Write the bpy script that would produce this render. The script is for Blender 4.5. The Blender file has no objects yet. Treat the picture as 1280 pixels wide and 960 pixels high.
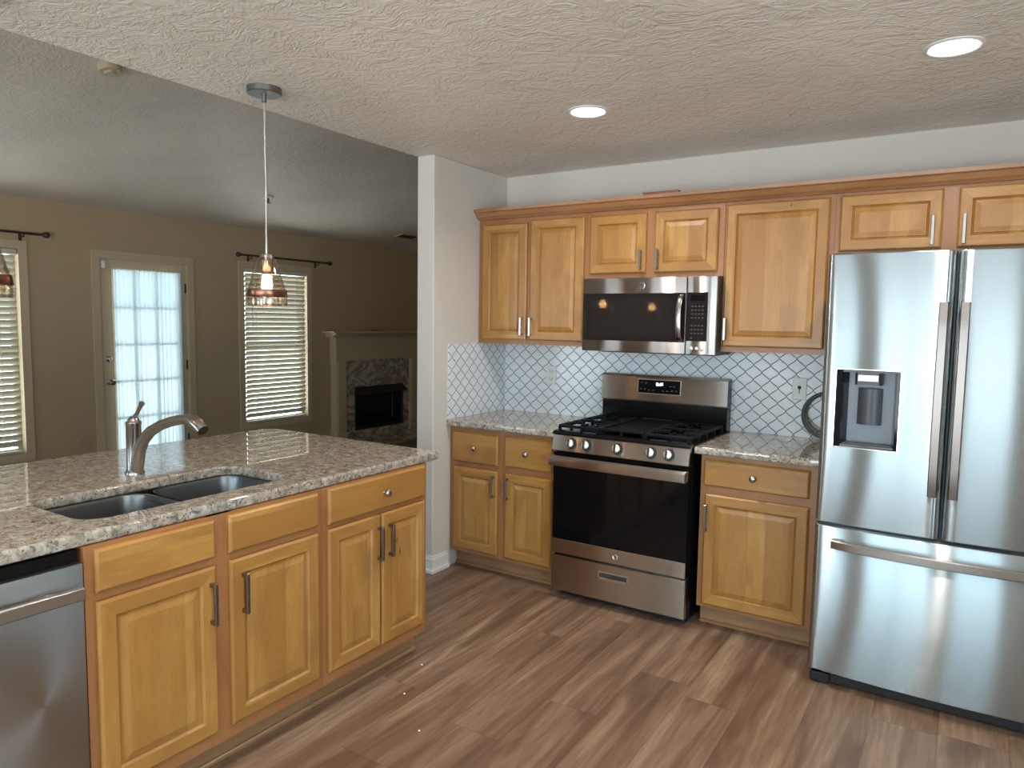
import bpy, bmesh, math, random
from math import sin, cos, pi, radians
from mathutils import Vector, Matrix
random.seed(7)
S = bpy.context.scene
COL = S.collection

# ------------------------------------------------------------------ camera
cam = bpy.data.objects.new('camera', bpy.data.cameras.new('camera'))
COL.objects.link(cam); S.camera = cam
_y, _p, _r = radians(32.6147), radians(-5.0012), radians(0.8638)
_F = Vector((-sin(_y) * cos(_p), cos(_y) * cos(_p), sin(_p)))
_R0 = Vector((cos(_y), sin(_y), 0)); _U0 = _R0.cross(_F)
_R = _R0 * cos(_r) + _U0 * sin(_r); _U = -_R0 * sin(_r) + _U0 * cos(_r)
M = Matrix((( _R.x, _U.x, -_F.x, 2.6565), (_R.y, _U.y, -_F.y, -4.0577), (_R.z, _U.z, -_F.z, 1.5122), (0, 0, 0, 1)))
cam.matrix_world = M
cam.data.sensor_width = 36; cam.data.lens = 36 * 899.168 / 1280
cam.data.clip_start = .05

# ------------------------------------------------------------------ exposure, world
S.view_settings.view_transform = 'Standard'
S.view_settings.look = 'None'
S.view_settings.gamma = 1
S.view_settings.use_curve_mapping = False
S.view_settings.exposure = 0.5
W = bpy.data.worlds.new('sky'); S.world = W; W.use_nodes = True
SKY = 5.6
_t = W.node_tree; _g = _t.nodes.new('ShaderNodeTexCoord'); _s = _t.nodes.new('ShaderNodeSeparateXYZ'); _q = _t.nodes.new('ShaderNodeValToRGB')
_t.links.new(_g.outputs['Generated'], _s.inputs[0]); _m = _t.nodes.new('ShaderNodeMath'); _m.operation = 'MULTIPLY_ADD'; _m.inputs[1].default_value = .5; _m.inputs[2].default_value = .5
_t.links.new(_s.outputs[2], _m.inputs[0]); _t.links.new(_m.outputs[0], _q.inputs[0])
_q.color_ramp.elements[0].position = .46; _q.color_ramp.elements[0].color = (1.18, 1.28, 1.32, 1)      # added glow below the horizon, brightens the ceiling
_q.color_ramp.elements[1].position = .52; _q.color_ramp.elements[1].color = (.62, .84, .95, 1)      # bright overcast sky
_t.links.new(_q.outputs[0], _t.nodes['Background'].inputs[0])
W.node_tree.nodes['Background'].inputs[1].default_value = SKY

def area(name, loc, target, sx, sy, power, color, portal=False, shape='RECTANGLE'):
    l = bpy.data.lights.new(name, 'AREA'); l.shape = shape; l.size = sx
    if shape != 'DISK': l.size_y = sy
    l.energy = power; l.color = color
    o = bpy.data.objects.new(name, l); COL.objects.link(o)
    o.location = loc
    d = Vector(target) - Vector(loc)
    o.rotation_euler = d.to_track_quat('-Z', 'Y').to_euler()
    if portal: l.cycles.is_portal = True
    return o

# the room (metres): back wall at y=0, stub wall at x=0, kitchen ceiling 2.454
HC = 2.4536; XR = 4.6; YB = -6.6; XF = -4.34; YN = 5.2; LF = -.12; HF = 2.518; KV = .2
REARWIN = [(-3.7, -2.4, .5, 2.1), (-.40, .6, .3, 2.2), (1.0, 2.35, .02, 2.2), (2.75, 3.65, .3, 2.2)]     # rear wall windows, the first added to brighten the living room (x0,x1,z0,z1)
SIDEWIN = [(-5.7, -3.1, .35, 2.2)]                                                  # right wall window (y0,y1,z0,z1)
FARWIN = [(-1.99, -1.08, .286, 2.07), (1.205, 2.115, .286, 2.07)]
DOORO = (-.395, .51, -.12, 2.05)
for (a, b, c, d) in REARWIN:
    area('rear_window_portal', ((a + b) / 2, YB - .02, (c + d) / 2), ((a + b) / 2, 0, (c + d) / 2), b - a, d - c, 1, (1, 1, 1), True)
for (a, b, c, d) in SIDEWIN:
    area('side_window_portal', (XR + .02, (a + b) / 2, (c + d) / 2), (0, (a + b) / 2, (c + d) / 2), b - a, d - c, 1, (1, 1, 1), True)
for (a, b, c, d) in FARWIN + [(-.28, .42, .1, 1.96)]:
    area('far_window_portal', (XF - .1, (a + b) / 2, (c + d) / 2), (4, (a + b) / 2, (c + d) / 2), b - a, d - c, 1, (1, 1, 1), True)

# ------------------------------------------------------------------ materials
def lin(c):
    c /= 255.
    return c / 12.92 if c <= .04045 else ((c + .055) / 1.055) ** 2.4
def rgb(r, g, b): return (lin(r), lin(g), lin(b), 1)

class NT:
    def __init__(s, name):
        s.m = bpy.data.materials.new(name); s.m.use_nodes = True
        s.t = s.m.node_tree; s.b = s.t.nodes['Principled BSDF']; s.out = s.t.nodes['Material Output']
    def n(s, typ, **k):
        x = s.t.nodes.new(typ)
        for a, v in k.items(): setattr(x, a, v)
        return x
    def l(s, a, b): s.t.links.new(a, b)
    def put(s, sock, v):
        if isinstance(v, bpy.types.NodeSocket): s.l(v, sock)
        else: sock.default_value = v
    def math(s, op, a, b=0., c=0.):
        x = s.n('ShaderNodeMath', operation=op)
        s.put(x.inputs[0], a); s.put(x.inputs[1], b); s.put(x.inputs[2], c)
        return x.outputs[0]
    def mix(s, f, a, b, mode='MIX'):
        x = s.n('ShaderNodeMix', data_type='RGBA', blend_type=mode)
        s.put(x.inputs[0], f); s.put(x.inputs[6], a); s.put(x.inputs[7], b)
        return x.outputs[2]
    def obj(s): return s.n('ShaderNodeTexCoord').outputs['Object']
    def pos(s): return s.n('ShaderNodeNewGeometry').outputs['Position']
    def sep(s, v):
        x = s.n('ShaderNodeSeparateXYZ'); s.l(v, x.inputs[0]); return x.outputs
    def comb(s, a, b, c):
        x = s.n('ShaderNodeCombineXYZ')
        for i, v in enumerate((a, b, c)): s.put(x.inputs[i], v)
        return x.outputs[0]
    def noise(s, vec, scale, detail=2, rough=.5, dist=0.):
        x = s.n('ShaderNodeTexNoise'); s.l(vec, x.inputs['Vector'])
        x.inputs['Scale'].default_value = scale; x.inputs['Detail'].default_value = detail
        x.inputs['Roughness'].default_value = rough; x.inputs['Distortion'].default_value = dist
        return x.outputs['Fac']
    def white(s, vec):
        x = s.n('ShaderNodeTexWhiteNoise'); s.l(vec, x.inputs['Vector']); return x.outputs['Value']
    def scale(s, vec, v):
        x = s.n('ShaderNodeVectorMath', operation='MULTIPLY'); s.l(vec, x.inputs[0]); x.inputs[1].default_value = v
        return x.outputs[0]
    def add(s, a, b):
        x = s.n('ShaderNodeVectorMath', operation='ADD'); s.put(x.inputs[0], a); s.put(x.inputs[1], b); return x.outputs[0]
    def ramp(s, f, stops, interp='LINEAR'):
        x = s.n('ShaderNodeValToRGB'); x.color_ramp.interpolation = interp
        e = x.color_ramp.elements
        while len(e) < len(stops): e.new(.5)
        for i, (p, c) in enumerate(stops):
            e[i].position = p; e[i].color = c if isinstance(c, tuple) else (c, c, c, 1)
        s.l(f, x.inputs[0]); return x.outputs[0]
    def bump(s, h, strength, dist=.01):
        x = s.n('ShaderNodeBump'); x.inputs['Strength'].default_value = strength
        x.inputs['Distance'].default_value = dist; s.l(h, x.inputs['Height'])
        s.l(x.outputs[0], s.b.inputs['Normal'])
    def set(s, **k):
        nm = dict(col='Base Color', rough='Roughness', metal='Metallic', aniso='Anisotropic', arot='Anisotropic Rotation',
                  ecol='Emission Color', estr='Emission Strength', spec='Specular IOR Level', trans='Transmission Weight',
                  coat='Coat Weight', crough='Coat Roughness', ior='IOR', alpha='Alpha', sub='Subsurface Weight')
        for a, v in k.items(): s.put(s.b.inputs[nm[a]], v)
        return s

def plain(name, col, rough=.5, metal=0., **k):
    t = NT(name); t.set(col=col, rough=rough, metal=metal, **k)
    n = t.noise(t.obj(), 60, 2)
    if metal < .9: t.set(rough=t.math('MULTIPLY_ADD', n, .08, rough - .04))
    return t.m

def wall_paint(name, col, scale=90, strength=.12):
    t = NT(name); p = t.pos()
    n = t.noise(p, 3, 2)
    c2 = tuple(x * .93 for x in col[:3]) + (1,)
    t.set(col=t.mix(n, col, c2), rough=.75)
    t.bump(t.noise(p, scale, 3, .6), strength, .003)
    return t.m
mk_wall = wall_paint('kitchen_wall_paint', rgb(208, 202, 195))
ml_wall = wall_paint('living_wall_paint', rgb(178, 156, 124))

def ceiling_mat(name, col, strength):
    t = NT(name); p = t.pos()
    a = t.noise(p, 2.2, 2)
    ang = t.math('MULTIPLY', a, 22.)
    x, y, z = t.sep(p)
    ca, sa = t.math('COSINE', ang), t.math('SINE', ang)
    n0 = t.noise(p, 9, 4, .58, 1.6)
    d = t.add(p, t.scale(t.comb(ca, sa, 0.), (.03, .03, .03)))
    n1 = t.noise(t.scale(d, (1, 2.4, 1)), 19, 3, .55, 1.2)
    n2 = t.noise(p, 5, 2)
    h = t.math('ADD', t.math('MULTIPLY', t.ramp(n0, [(.42, 0.), (.56, 1.)]), .6), t.math('MULTIPLY', t.ramp(n1, [(.40, 0.), (.62, 1.)]), t.math('MULTIPLY', n2, 1.2)))
    c2 = tuple(v * .86 for v in col[:3]) + (1,)
    t.set(col=t.mix(t.ramp(t.noise(p, 1.3, 3), [(.35, 0.), (.65, 1.)]), col, c2), rough=.55)
    t.bump(h, strength, .006)
    return t.m
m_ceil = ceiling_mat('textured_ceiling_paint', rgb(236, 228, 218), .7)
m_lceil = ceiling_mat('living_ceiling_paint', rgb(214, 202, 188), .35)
m_trim = plain('white_trim_paint', rgb(222, 222, 220), .4)
m_ltrim = plain('living_trim_paint', rgb(192, 171, 142), .45)

# floor
def floor_mat():
    t = NT('plank_floor'); x, y, z = t.sep(t.pos())
    PW, PL = .222, 1.22
    xr = t.math('DIVIDE', t.math('ADD', x, .035), PW); row = t.math('FLOOR', xr)
    off = t.white(t.comb(row, 3.1, 0.))
    yr = t.math('DIVIDE', t.math('ADD', y, t.math('MULTIPLY', off, 7.)), PL); idd = t.math('FLOOR', yr)
    rnd = t.white(t.comb(row, idd, 1.)); rnd2 = t.white(t.comb(idd, row, 5.))
    g = t.comb(t.math('ADD', x, t.math('MULTIPLY', rnd, 9.)), t.math('MULTIPLY_ADD', y, .075, t.math('MULTIPLY', rnd2, 5.)), 0.)
    n1 = t.noise(g, 10, 4, .56, .9)
    n2 = t.noise(g, 60, 3, .6, .3)
    g3 = t.comb(t.math('ADD', x, t.math('MULTIPLY', rnd2, 3.)), t.math('MULTIPLY_ADD', y, .22, t.math('MULTIPLY', rnd, 7.)), 0.)
    n3 = t.noise(g3, 5.5, 3, .5, .5)
    c = t.ramp(n1, [(.28, rgb(96, 72, 56)), (.44, rgb(124, 99, 79)), (.57, rgb(148, 122, 100)), (.74, rgb(172, 149, 126))])
    c = t.mix(t.math('MULTIPLY', t.ramp(n2, [(.38, 1.), (.58, 0.)]), .4), c, rgb(96, 70, 54))
    c = t.mix(t.math('MULTIPLY', t.ramp(n3, [(.32, 1.), (.45, 0.)]), .6), c, rgb(82, 58, 45))
    c = t.mix(t.math('MULTIPLY', rnd, .25), c, rgb(100, 76, 60))
    fx = t.math('FRACT', xr); fy = t.math('FRACT', yr)
    e1 = t.math('LESS_THAN', t.math('MINIMUM', fx, t.math('SUBTRACT', 1., fx)), .007)
    e2 = t.math('LESS_THAN', t.math('MINIMUM', fy, t.math('SUBTRACT', 1., fy)), .0013)
    e = t.math('MAXIMUM', e1, e2)
    c = t.mix(t.math('MULTIPLY', e, .4), c, rgb(58, 44, 36))
    t.set(col=c, rough=t.math('MULTIPLY_ADD', n2, .14, .33), spec=.4)
    t.bump(t.math('SUBTRACT', t.math('MULTIPLY', n2, .5), e), .25, .002)
    return t.m
m_floor = floor_mat()

def wood_mat(name, base, dark, light, horiz=False, strips=True, rough=.36, amount=1.):
    t = NT(name); o = t.obj()
    r = t.n('ShaderNodeObjectInfo').outputs['Random']
    x, y, z = t.sep(o)
    side = t.math('ADD', x, y)
    u, v = (z, side) if horiz else (side, z)
    off = t.math('MULTIPLY', r, 37.)
    uu = t.math('ADD', u, off)
    s0 = t.math('FLOOR', t.math('MULTIPLY', uu, 12.5)); rs = t.white(t.comb(s0, r, 0.))
    if not strips: rs = t.math('MULTIPLY', r, 1.)
    g = t.comb(t.math('ADD', uu, t.math('MULTIPLY', rs, 3.)), t.math('MULTIPLY', v, .13), off)
    n1 = t.noise(g, 14, 4, .55, 1.2); n2 = t.noise(g, 90, 3, .6, .2)
    g3 = t.comb(t.math('ADD', uu, t.math('MULTIPLY', rs, 5.)), t.math('MULTIPLY', v, .55), off)
    n3 = t.noise(g3, 7, 3, .5, .4)
    c = t.mix(t.ramp(n1, [(.3, 0.), (.7, 1.)]), base, light)
    c = t.mix(t.math('MULTIPLY', t.ramp(n3, [(.36, 1.), (.52, 0.)]), .38 * amount), c, dark)
    c = t.mix(t.math('MULTIPLY', t.ramp(n2, [(.42, 1.), (.6, 0.)]), .16 * amount), c, dark)
    c = t.mix(t.math('MULTIPLY', rs, .8 * amount), c, t.mix(.5, dark, base))
    t.set(col=c, rough=rough, coat=.25, crough=.25)
    t.bump(n2, .05, .001)
    return t.m
m_wood = wood_mat('maple_door', rgb(174, 124, 60), rgb(122, 74, 30), rgb(188, 144, 80))
m_woodh = wood_mat('maple_door_horizontal', rgb(174, 124, 60), rgb(122, 74, 30), rgb(188, 144, 80), True)
m_frame = wood_mat('maple_frame', rgb(158, 106, 64), rgb(124, 78, 44), rgb(172, 120, 76), strips=False, amount=.6)
m_frameh = wood_mat('maple_frame_horizontal', rgb(158, 106, 64), rgb(124, 78, 44), rgb(172, 120, 76), True, strips=False, amount=.6)
m_crown = wood_mat('maple_crown', rgb(154, 106, 68), rgb(112, 72, 44), rgb(176, 128, 86), True, strips=False, amount=.5)
m_kick = wood_mat('toe_kick_wood', rgb(150, 112, 78), rgb(112, 78, 52), rgb(164, 126, 92), True, strips=False, amount=.5)
m_scrap = wood_mat('dark_wood', rgb(128, 76, 50), rgb(96, 54, 36), rgb(140, 88, 60), True, strips=False)

def granite():
    t = NT('granite'); p = t.pos()
    q = t.add(p, t.scale(t.comb(t.noise(p, 9, 2), t.noise(t.add(p, (4, 2, 1)), 9, 2), 0.), (.06, .06, .06)))
    n1 = t.noise(q, 34, 4, .65, .5); n2 = t.noise(t.add(q, (7, 3, 5)), 55, 3, .6, .8); n3 = t.noise(q, 11, 3, .5)
    c = t.ramp(n1, [(.30, rgb(104, 99, 94)), (.41, rgb(146, 138, 126)), (.52, rgb(172, 163, 149)), (.68, rgb(196, 190, 181))])
    c = t.mix(t.math('MULTIPLY', t.ramp(n3, [(.45, 0.), (.62, 1.)]), .35), c, rgb(138, 122, 106))
    c = t.mix(t.math('MULTIPLY', t.ramp(n2, [(.56, 0.), (.62, 1.)]), .8), c, rgb(96, 92, 94))
    v = t.n('ShaderNodeTexVoronoi'); v.inputs['Scale'].default_value = 85; t.l(q, v.inputs['Vector'])
    spk = t.math('MULTIPLY', .8, t.math('MULTIPLY', t.ramp(v.outputs['Distance'], [(.20, 1.), (.32, 0.)]), t.ramp(t.noise(q, 20, 2), [(.48, 0.), (.54, 1.)])))
    c = t.mix(spk, c, rgb(24, 22, 24))
    t.set(col=c, rough=.015, spec=.9)
    return t.m
m_gran = granite()

def marble():
    t = NT('veined_marble'); p = t.scale(t.pos(), (1, 1, 1.6))
    n = t.noise(p, 2.6, 4, .55, 1.6)
    v = t.math('ABSOLUTE', t.math('SUBTRACT', n, .5))
    c = t.ramp(v, [(.0, rgb(124, 108, 92)), (.04, rgb(158, 144, 126)), (.12, rgb(190, 178, 160))])
    t.set(col=c, rough=.22)
    return t.m
m_marble = marble()

def tile_mat(name, axis):
    t = NT(name); x, y, z = t.sep(t.pos()); s = x if axis == 'x' else y
    w, h = .0895, .0815
    u = t.math('DIVIDE', t.math('ADD', s, 10 * w + .012), w); v = t.math('DIVIDE', t.math('SUBTRACT', z, .925), h)
    ph = t.math('MULTIPLY', v, 2 * pi)
    g = t.math('MULTIPLY_ADD', t.math('COSINE', ph), -.25, .25)
    tri = t.math('ABSOLUTE', t.math('SUBTRACT', t.math('MULTIPLY', t.math('FRACT', v), 2.), 1.))
    tri = t.math('MULTIPLY', t.math('SUBTRACT', 1., tri), .5)
    g = t.math('ADD', t.math('MULTIPLY', g, .5), t.math('MULTIPLY', tri, .5))
    def dist(a):
        f = t.math('FRACT', a)
        return t.math('MINIMUM', f, t.math('SUBTRACT', 1., f))
    d = t.math('MINIMUM', dist(t.math('SUBTRACT', u, g)), dist(t.math('ADD', u, g)))
    sl = t.math('MULTIPLY', t.math('SINE', ph), 1.5)
    d = t.math('DIVIDE', t.math('MULTIPLY', d, w), t.math('SQRT', t.math('MULTIPLY_ADD', sl, sl, 1.)))
    f = t.ramp(t.math('DIVIDE', d, .008), [(.20, 1.), (.37, 0.)])
    n = t.noise(t.pos(), 14, 2)
    c = t.mix(n, rgb(226, 230, 234), rgb(210, 216, 222))
    t.set(col=t.mix(f, c, rgb(90, 104, 116)), rough=t.math('MULTIPLY_ADD', f, .4, .16))
    t.bump(t.math('SUBTRACT', 1., f), .35, .002)
    return t.m
m_tilex = tile_mat('lantern_tile_back', 'x'); m_tiley = tile_mat('lantern_tile_side', 'y')

def steel(name, col, rough, aniso, warm=None):
    # horizontally brushed metal: sharp across, strongly blurred up and down
    t = NT(name); g = t.n('ShaderNodeBsdfAnisotropic'); g.inputs['Color'].default_value = col
    g.inputs['Anisotropy'].default_value = aniso
    t.l(t.comb(1., .12, 0.), g.inputs['Tangent'])          # brushing runs horizontally
    n = t.noise(t.scale(t.obj(), (2, 2, 60)), 12, 3, .6)
    t.l(t.math('MULTIPLY_ADD', n, .03, rough - .015), g.inputs['Roughness'])
    t.l(g.outputs[0], t.out.inputs[0])
    return t.m
m_steel = steel('brushed_stainless', (.56, .55, .54, 1), .26, .8)
m_mwsteel = steel('microwave_stainless', (.40, .355, .335, 1), .25, .8)  # door steel; reflection of the brown room put into the colour
m_fridge = steel('fridge_stainless', (.45, .505, .53, 1), .245, .82)  # bluish tint stands in for the reflected window light
m_dw = steel('dishwasher_stainless', (.42, .42, .42, 1), .36, .35)
m_warmsteel = steel('oven_stainless', (.56, .50, .45, 1), .26, .8)  # warm tint stands in for the brown wall it reflects
m_nickel = plain('brushed_nickel', (.42, .39, .37, 1), .24, 1.)
m_handle = plain('dark_nickel', (.26, .23, .215, 1), .3, 1.)
m_chrome = plain('polished_chrome', (.8, .8, .8, 1), .12, 1.)
m_sink = plain('sink_stainless', (.20, .205, .21, 1), .30, 1.)
m_black = plain('black_enamel', (.005, .005, .006, 1), .16, spec=.2)
m_blackm = plain('black_matte', (.012, .012, .013, 1), .45)
m_iron = plain('cast_iron', (.006, .007, .009, 1), .42, spec=.12)
m_bglass = plain('black_glass', (.004, .004, .005, 1), .06, spec=.3)
m_mwglass = plain('microwave_glass', (.016, .013, .012, 1), .03, spec=.35)
m_dgrey = plain('dark_grey_plastic', rgb(62, 66, 72), .35)
m_mgrey = plain('grey_plastic', rgb(112, 120, 132), .3)
m_side = plain('appliance_side', rgb(58, 56, 55), .4)
m_bronze = plain('dark_bronze', rgb(38, 30, 26), .4, .6)
m_canopy = plain('canopy_metal', (.24, .235, .23, 1), .38, 1.)
m_copper = plain('copper', (.26, .13, .09, 1), .3, 1.)
m_plate = plain('outlet_plastic', rgb(212, 214, 212), .35)
m_lplate = plain('almond_plastic', rgb(176, 156, 124), .4)
m_white = plain('white_plastic', rgb(225, 225, 225), .4)
m_brown = plain('dark_rod', rgb(52, 36, 28), .4)
m_rubber = plain('dark_cable', rgb(70, 66, 64), .35)
m_knobwhite = plain('knob_face', (.85, .85, .85, 1), .38, 1.)
m_dull = plain('grey_mark', rgb(96, 100, 106), .5)
m_dim = plain('dim_print', rgb(64, 66, 68), .5)
m_slot = plain('slot_black', rgb(20, 20, 20), .5)
m_hinge = plain('hinge_bronze', rgb(50, 44, 40), .4, .7)
m_knot = plain('wood_knot', rgb(84, 44, 22), .5)

def emit(name, col, s):
    t = NT(name); t.set(col=(0, 0, 0, 1), ecol=col, estr=s); return t.m
m_led = emit('led_lens', (1, .98, .95, 1), 14.)
m_bulb = emit('bulb_filament', (1., .60, .26, 1), 26.)
m_clock = emit('clock_digits', (.9, 1., .98, 1), 3.)

def glassy(name, tint, fres=1.45, rough=.02):
    t = NT(name)
    tr = t.n('ShaderNodeBsdfTransparent'); tr.inputs[0].default_value = tint
    gl = t.n('ShaderNodeBsdfGlossy'); gl.inputs['Roughness'].default_value = rough
    lw = t.n('ShaderNodeLayerWeight'); lw.inputs[0].default_value = .5
    f5 = t.math('MULTIPLY_ADD', t.math('POWER', lw.outputs['Facing'], 3.), .8, (fres - 1) * .09)
    mx = t.n('ShaderNodeMixShader'); t.l(f5, mx.inputs[0]); t.l(tr.outputs[0], mx.inputs[1]); t.l(gl.outputs[0], mx.inputs[2])
    t.l(mx.outputs[0], t.out.inputs[0])
    return t.m
m_glass = glassy('window_glass', (.97, .98, .98, 1))
m_shade = glassy('pendant_glass', (.93, .88, .82, 1), 1.9)

def cloth(name, col, trans, clear):
    t = NT(name)
    d = t.n('ShaderNodeBsdfDiffuse'); d.inputs[0].default_value = col
    tl = t.n('ShaderNodeBsdfTranslucent'); tl.inputs[0].default_value = col
    tr = t.n('ShaderNodeBsdfTransparent')
    a = t.n('ShaderNodeMixShader'); a.inputs[0].default_value = trans; t.l(d.outputs[0], a.inputs[1]); t.l(tl.outputs[0], a.inputs[2])
    b = t.n('ShaderNodeMixShader'); b.inputs[0].default_value = clear; t.l(a.outputs[0], b.inputs[1]); t.l(tr.outputs[0], b.inputs[2])
    t.l(b.outputs[0], t.out.inputs[0])
    return t.m
m_sheer = cloth('sheer_fabric', (.56, .64, .67, 1), .16, .045)
m_slat = cloth('blind_slat', (.58, .53, .43, 1), .05, 0.)

# ------------------------------------------------------------------ mesh builder
class MB:
    def __init__(s): s.b = bmesh.new()
    def _cap(s, vs, mi):
        try:
            f = s.b.faces.new(vs); f.material_index = mi; return f
        except ValueError: return None
    def box(s, x0, x1, y0, y1, z0, z1, mi=0, bev=0., seg=1):
        mt = Matrix.Translation(((x0 + x1) / 2, (y0 + y1) / 2, (z0 + z1) / 2)) @ Matrix.Diagonal((x1 - x0, y1 - y0, z1 - z0, 1))
        r = bmesh.ops.create_cube(s.b, size=1, matrix=mt)
        fs = set(f for v in r['verts'] for f in v.link_faces)
        for f in fs: f.material_index = mi
        if bev > 0:
            es = list(set(e for v in r['verts'] for e in v.link_edges))
            r2 = bmesh.ops.bevel(s.b, geom=es, offset=bev, segments=seg, profile=.5, affect='EDGES')
            for f in r2['faces']: f.material_index = mi
        return s
    def loft(s, loops, mi=0, cap0=True, cap1=True, closed=True):
        vs = [[s.b.verts.new(p) for p in lp] for lp in loops]
        n = len(vs[0])
        for a, b in zip(vs, vs[1:]):
            for i in range(n if closed else n - 1):
                s._cap([a[i], a[(i + 1) % n], b[(i + 1) % n], b[i]], mi)
        if closed and cap0: s._cap(list(reversed(vs[0])), mi)
        if closed and cap1: s._cap(vs[-1], mi)
        return s
    def tube(s, pts, r, mi=0, n=12, cap=True):
        pts = [Vector(p) for p in pts]; rr = r if isinstance(r, (list, tuple)) else [r] * len(pts)
        loops = []; up = None
        for i, p in enumerate(pts):
            d = (pts[min(i + 1, len(pts) - 1)] - pts[max(i - 1, 0)]).normalized()
            if up is None:
                up = Vector((0, 0, 1)) if abs(d.z) < .9 else Vector((1, 0, 0))
            a = d.cross(up).normalized(); b = a.cross(d).normalized(); up = b
            loops.append([p + (a * cos(2 * pi * k / n) + b * sin(2 * pi * k / n)) * rr[i] for k in range(n)])
        return s.loft(loops, mi, cap, cap)
    def lathe(s, prof, c, axis=(0, 0, 1), mi=0, n=24, cap0=True, cap1=True):
        ax = Vector(axis).normalized(); t = Vector((1, 0, 0)) if abs(ax.x) < .9 else Vector((0, 1, 0))
        a = ax.cross(t).normalized(); b = ax.cross(a)
        c = Vector(c)
        return s.loft([[c + ax * h + (a * cos(2 * pi * k / n) + b * sin(2 * pi * k / n)) * r for k in range(n)] for r, h in prof], mi, cap0, cap1)
    def prism(s, poly, axis, a, b, mi=0):
        f = {'x': lambda p, t: (t, p[0], p[1]), 'y': lambda p, t: (p[0], t, p[1]), 'z': lambda p, t: (p[0], p[1], t)}[axis]
        return s.loft([[f(p, a) for p in poly], [f(p, b) for p in poly]], mi)
    def build(s, name, mats, parent=None, smooth=None, origin=None):
        bmesh.ops.recalc_face_normals(s.b, faces=s.b.faces)
        bb = [v.co for v in s.b.verts]
        lo = Vector([min(v[i] for v in bb) for i in range(3)]); hi = Vector([max(v[i] for v in bb) for i in range(3)])
        if origin is None:
            origin = Vector(((lo.x + hi.x) / 2, (lo.y + hi.y) / 2, lo.z))
        origin = Vector(origin)
        bmesh.ops.translate(s.b, verts=s.b.verts, vec=-origin)
        me = bpy.data.meshes.new(name); s.b.to_mesh(me); s.b.free()
        for m in (mats if isinstance(mats, (list, tuple)) else [mats]): me.materials.append(m)
        if smooth is not None:
            tot = sum(p.area for p in me.polygons)
            for p in me.polygons:
                n_ = p.normal
                p.use_smooth = not (abs(n_.z) > .9999 or (max(abs(n_.x), abs(n_.y)) > .9999 and p.area > .2 * tot))
            me.set_sharp_from_angle(angle=radians(smooth))
        o = bpy.data.objects.new(name, me); COL.objects.link(o)
        place(o, origin, parent)
        return o
WP = {}
def place(o, w, parent):
    w = Vector(w); WP[o.name] = w
    if parent is not None:
        o.parent = parent; o.location = w - WP[parent.name]
    else: o.location = w
def tag(o, label, cat, group=None):
    o['label'] = label; o['category'] = cat
    if group: o['group'] = group
    return o
def thing(name, loc, label, cat, group=None):
    o = bpy.data.objects.new(name, None); COL.objects.link(o); o.empty_display_size = .05
    place(o, loc, None); return tag(o, label, cat, group)
def struct(o): o['kind'] = 'structure'; return o

def copy_thing(root, delta, label):
    r = root.copy(); COL.objects.link(r); r.location = root.location + Vector(delta); r['label'] = label
    def rec(src, dst):
        for ch in src.children:
            c = ch.copy(); COL.objects.link(c); c.parent = dst; rec(ch, c)
    rec(root, r)
    return r

def rrect(cx, cy, hx, hy, r, n=6):
    out = []
    for (sx, sy, a0) in ((1, 1, 0), (-1, 1, pi / 2), (-1, -1, pi), (1, -1, 3 * pi / 2)):
        for k in range(n + 1):
            a = a0 + pi / 2 * k / n
            out.append((cx + sx * (hx - r) + r * cos(a), cy + sy * (hy - r) + r * sin(a)))
    return out

def slab_curve(name, outline, holes, z0, z1, bev, mat, label, cat):
    cu = bpy.data.curves.new(name, 'CURVE'); cu.dimensions = '2D'; cu.fill_mode = 'BOTH'
    for lp in [outline] + holes:
        sp = cu.splines.new('POLY'); sp.points.add(len(lp) - 1)
        for i, p in enumerate(lp): sp.points[i].co = (p[0], p[1], 0, 1)
        sp.use_cyclic_u = True
    cu.extrude = (z1 - z0) / 2 - bev; cu.bevel_depth = bev; cu.bevel_resolution = 3; cu.offset = -bev
    tmp = bpy.data.objects.new('tmp', cu); COL.objects.link(tmp)
    bpy.context.view_layer.update()
    me = bpy.data.meshes.new_from_object(tmp.evaluated_get(bpy.context.evaluated_depsgraph_get()))
    bpy.data.objects.remove(tmp)
    me.name = name; me.materials.clear(); me.materials.append(mat)
    c = Vector((sum(p[0] for p in outline) / len(outline), sum(p[1] for p in outline) / len(outline), z0))
    for v in me.vertices: v.co = Vector((v.co.x - c.x, v.co.y - c.y, v.co.z + (z1 - z0) / 2))
    for p in me.polygons: p.use_smooth = abs(p.normal.z) < .9999
    me.set_sharp_from_angle(angle=radians(35))
    o = bpy.data.objects.new(name, me); COL.objects.link(o); place(o, c, None)
    return tag(o, label, cat)

# ------------------------------------------------------------------ room shell
def wall_panel(name, axis, pos, thick, a0, a1, z0, z1, holes, mat):
    """axis 'x': plane x=pos..pos+thick spanning y a0..a1; axis 'y': plane y=pos.. spanning x"""
    m = MB(); us = sorted(set([a0, a1] + [h[0] for h in holes] + [h[1] for h in holes])); zs = sorted(set([z0, z1] + [h[2] for h in holes] + [h[3] for h in holes]))
    for u0, u1 in zip(us, us[1:]):
        run = None
        for w0, w1 in zip(zs, zs[1:]):
            cu, cz = (u0 + u1) / 2, (w0 + w1) / 2
            if any(h[0] < cu < h[1] and h[2] < cz < h[3] for h in holes): continue
            if axis == 'x': m.box(min(pos, pos + thick), max(pos, pos + thick), u0, u1, w0, w1)
            else: m.box(u0, u1, min(pos, pos + thick), max(pos, pos + thick), w0, w1)
    return struct(m.build(name, mat))
FXE = -.124
m = MB(); m.box(FXE - .02, XR + .15, YB - .15, .15, -.25, 0); struct(m.build('floor', m_floor))
m = MB(); m.box(XF - .15, FXE - .02, YB - .15, YN + .15, LF - .13, LF); struct(m.build('floor_living', m_floor))
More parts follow.
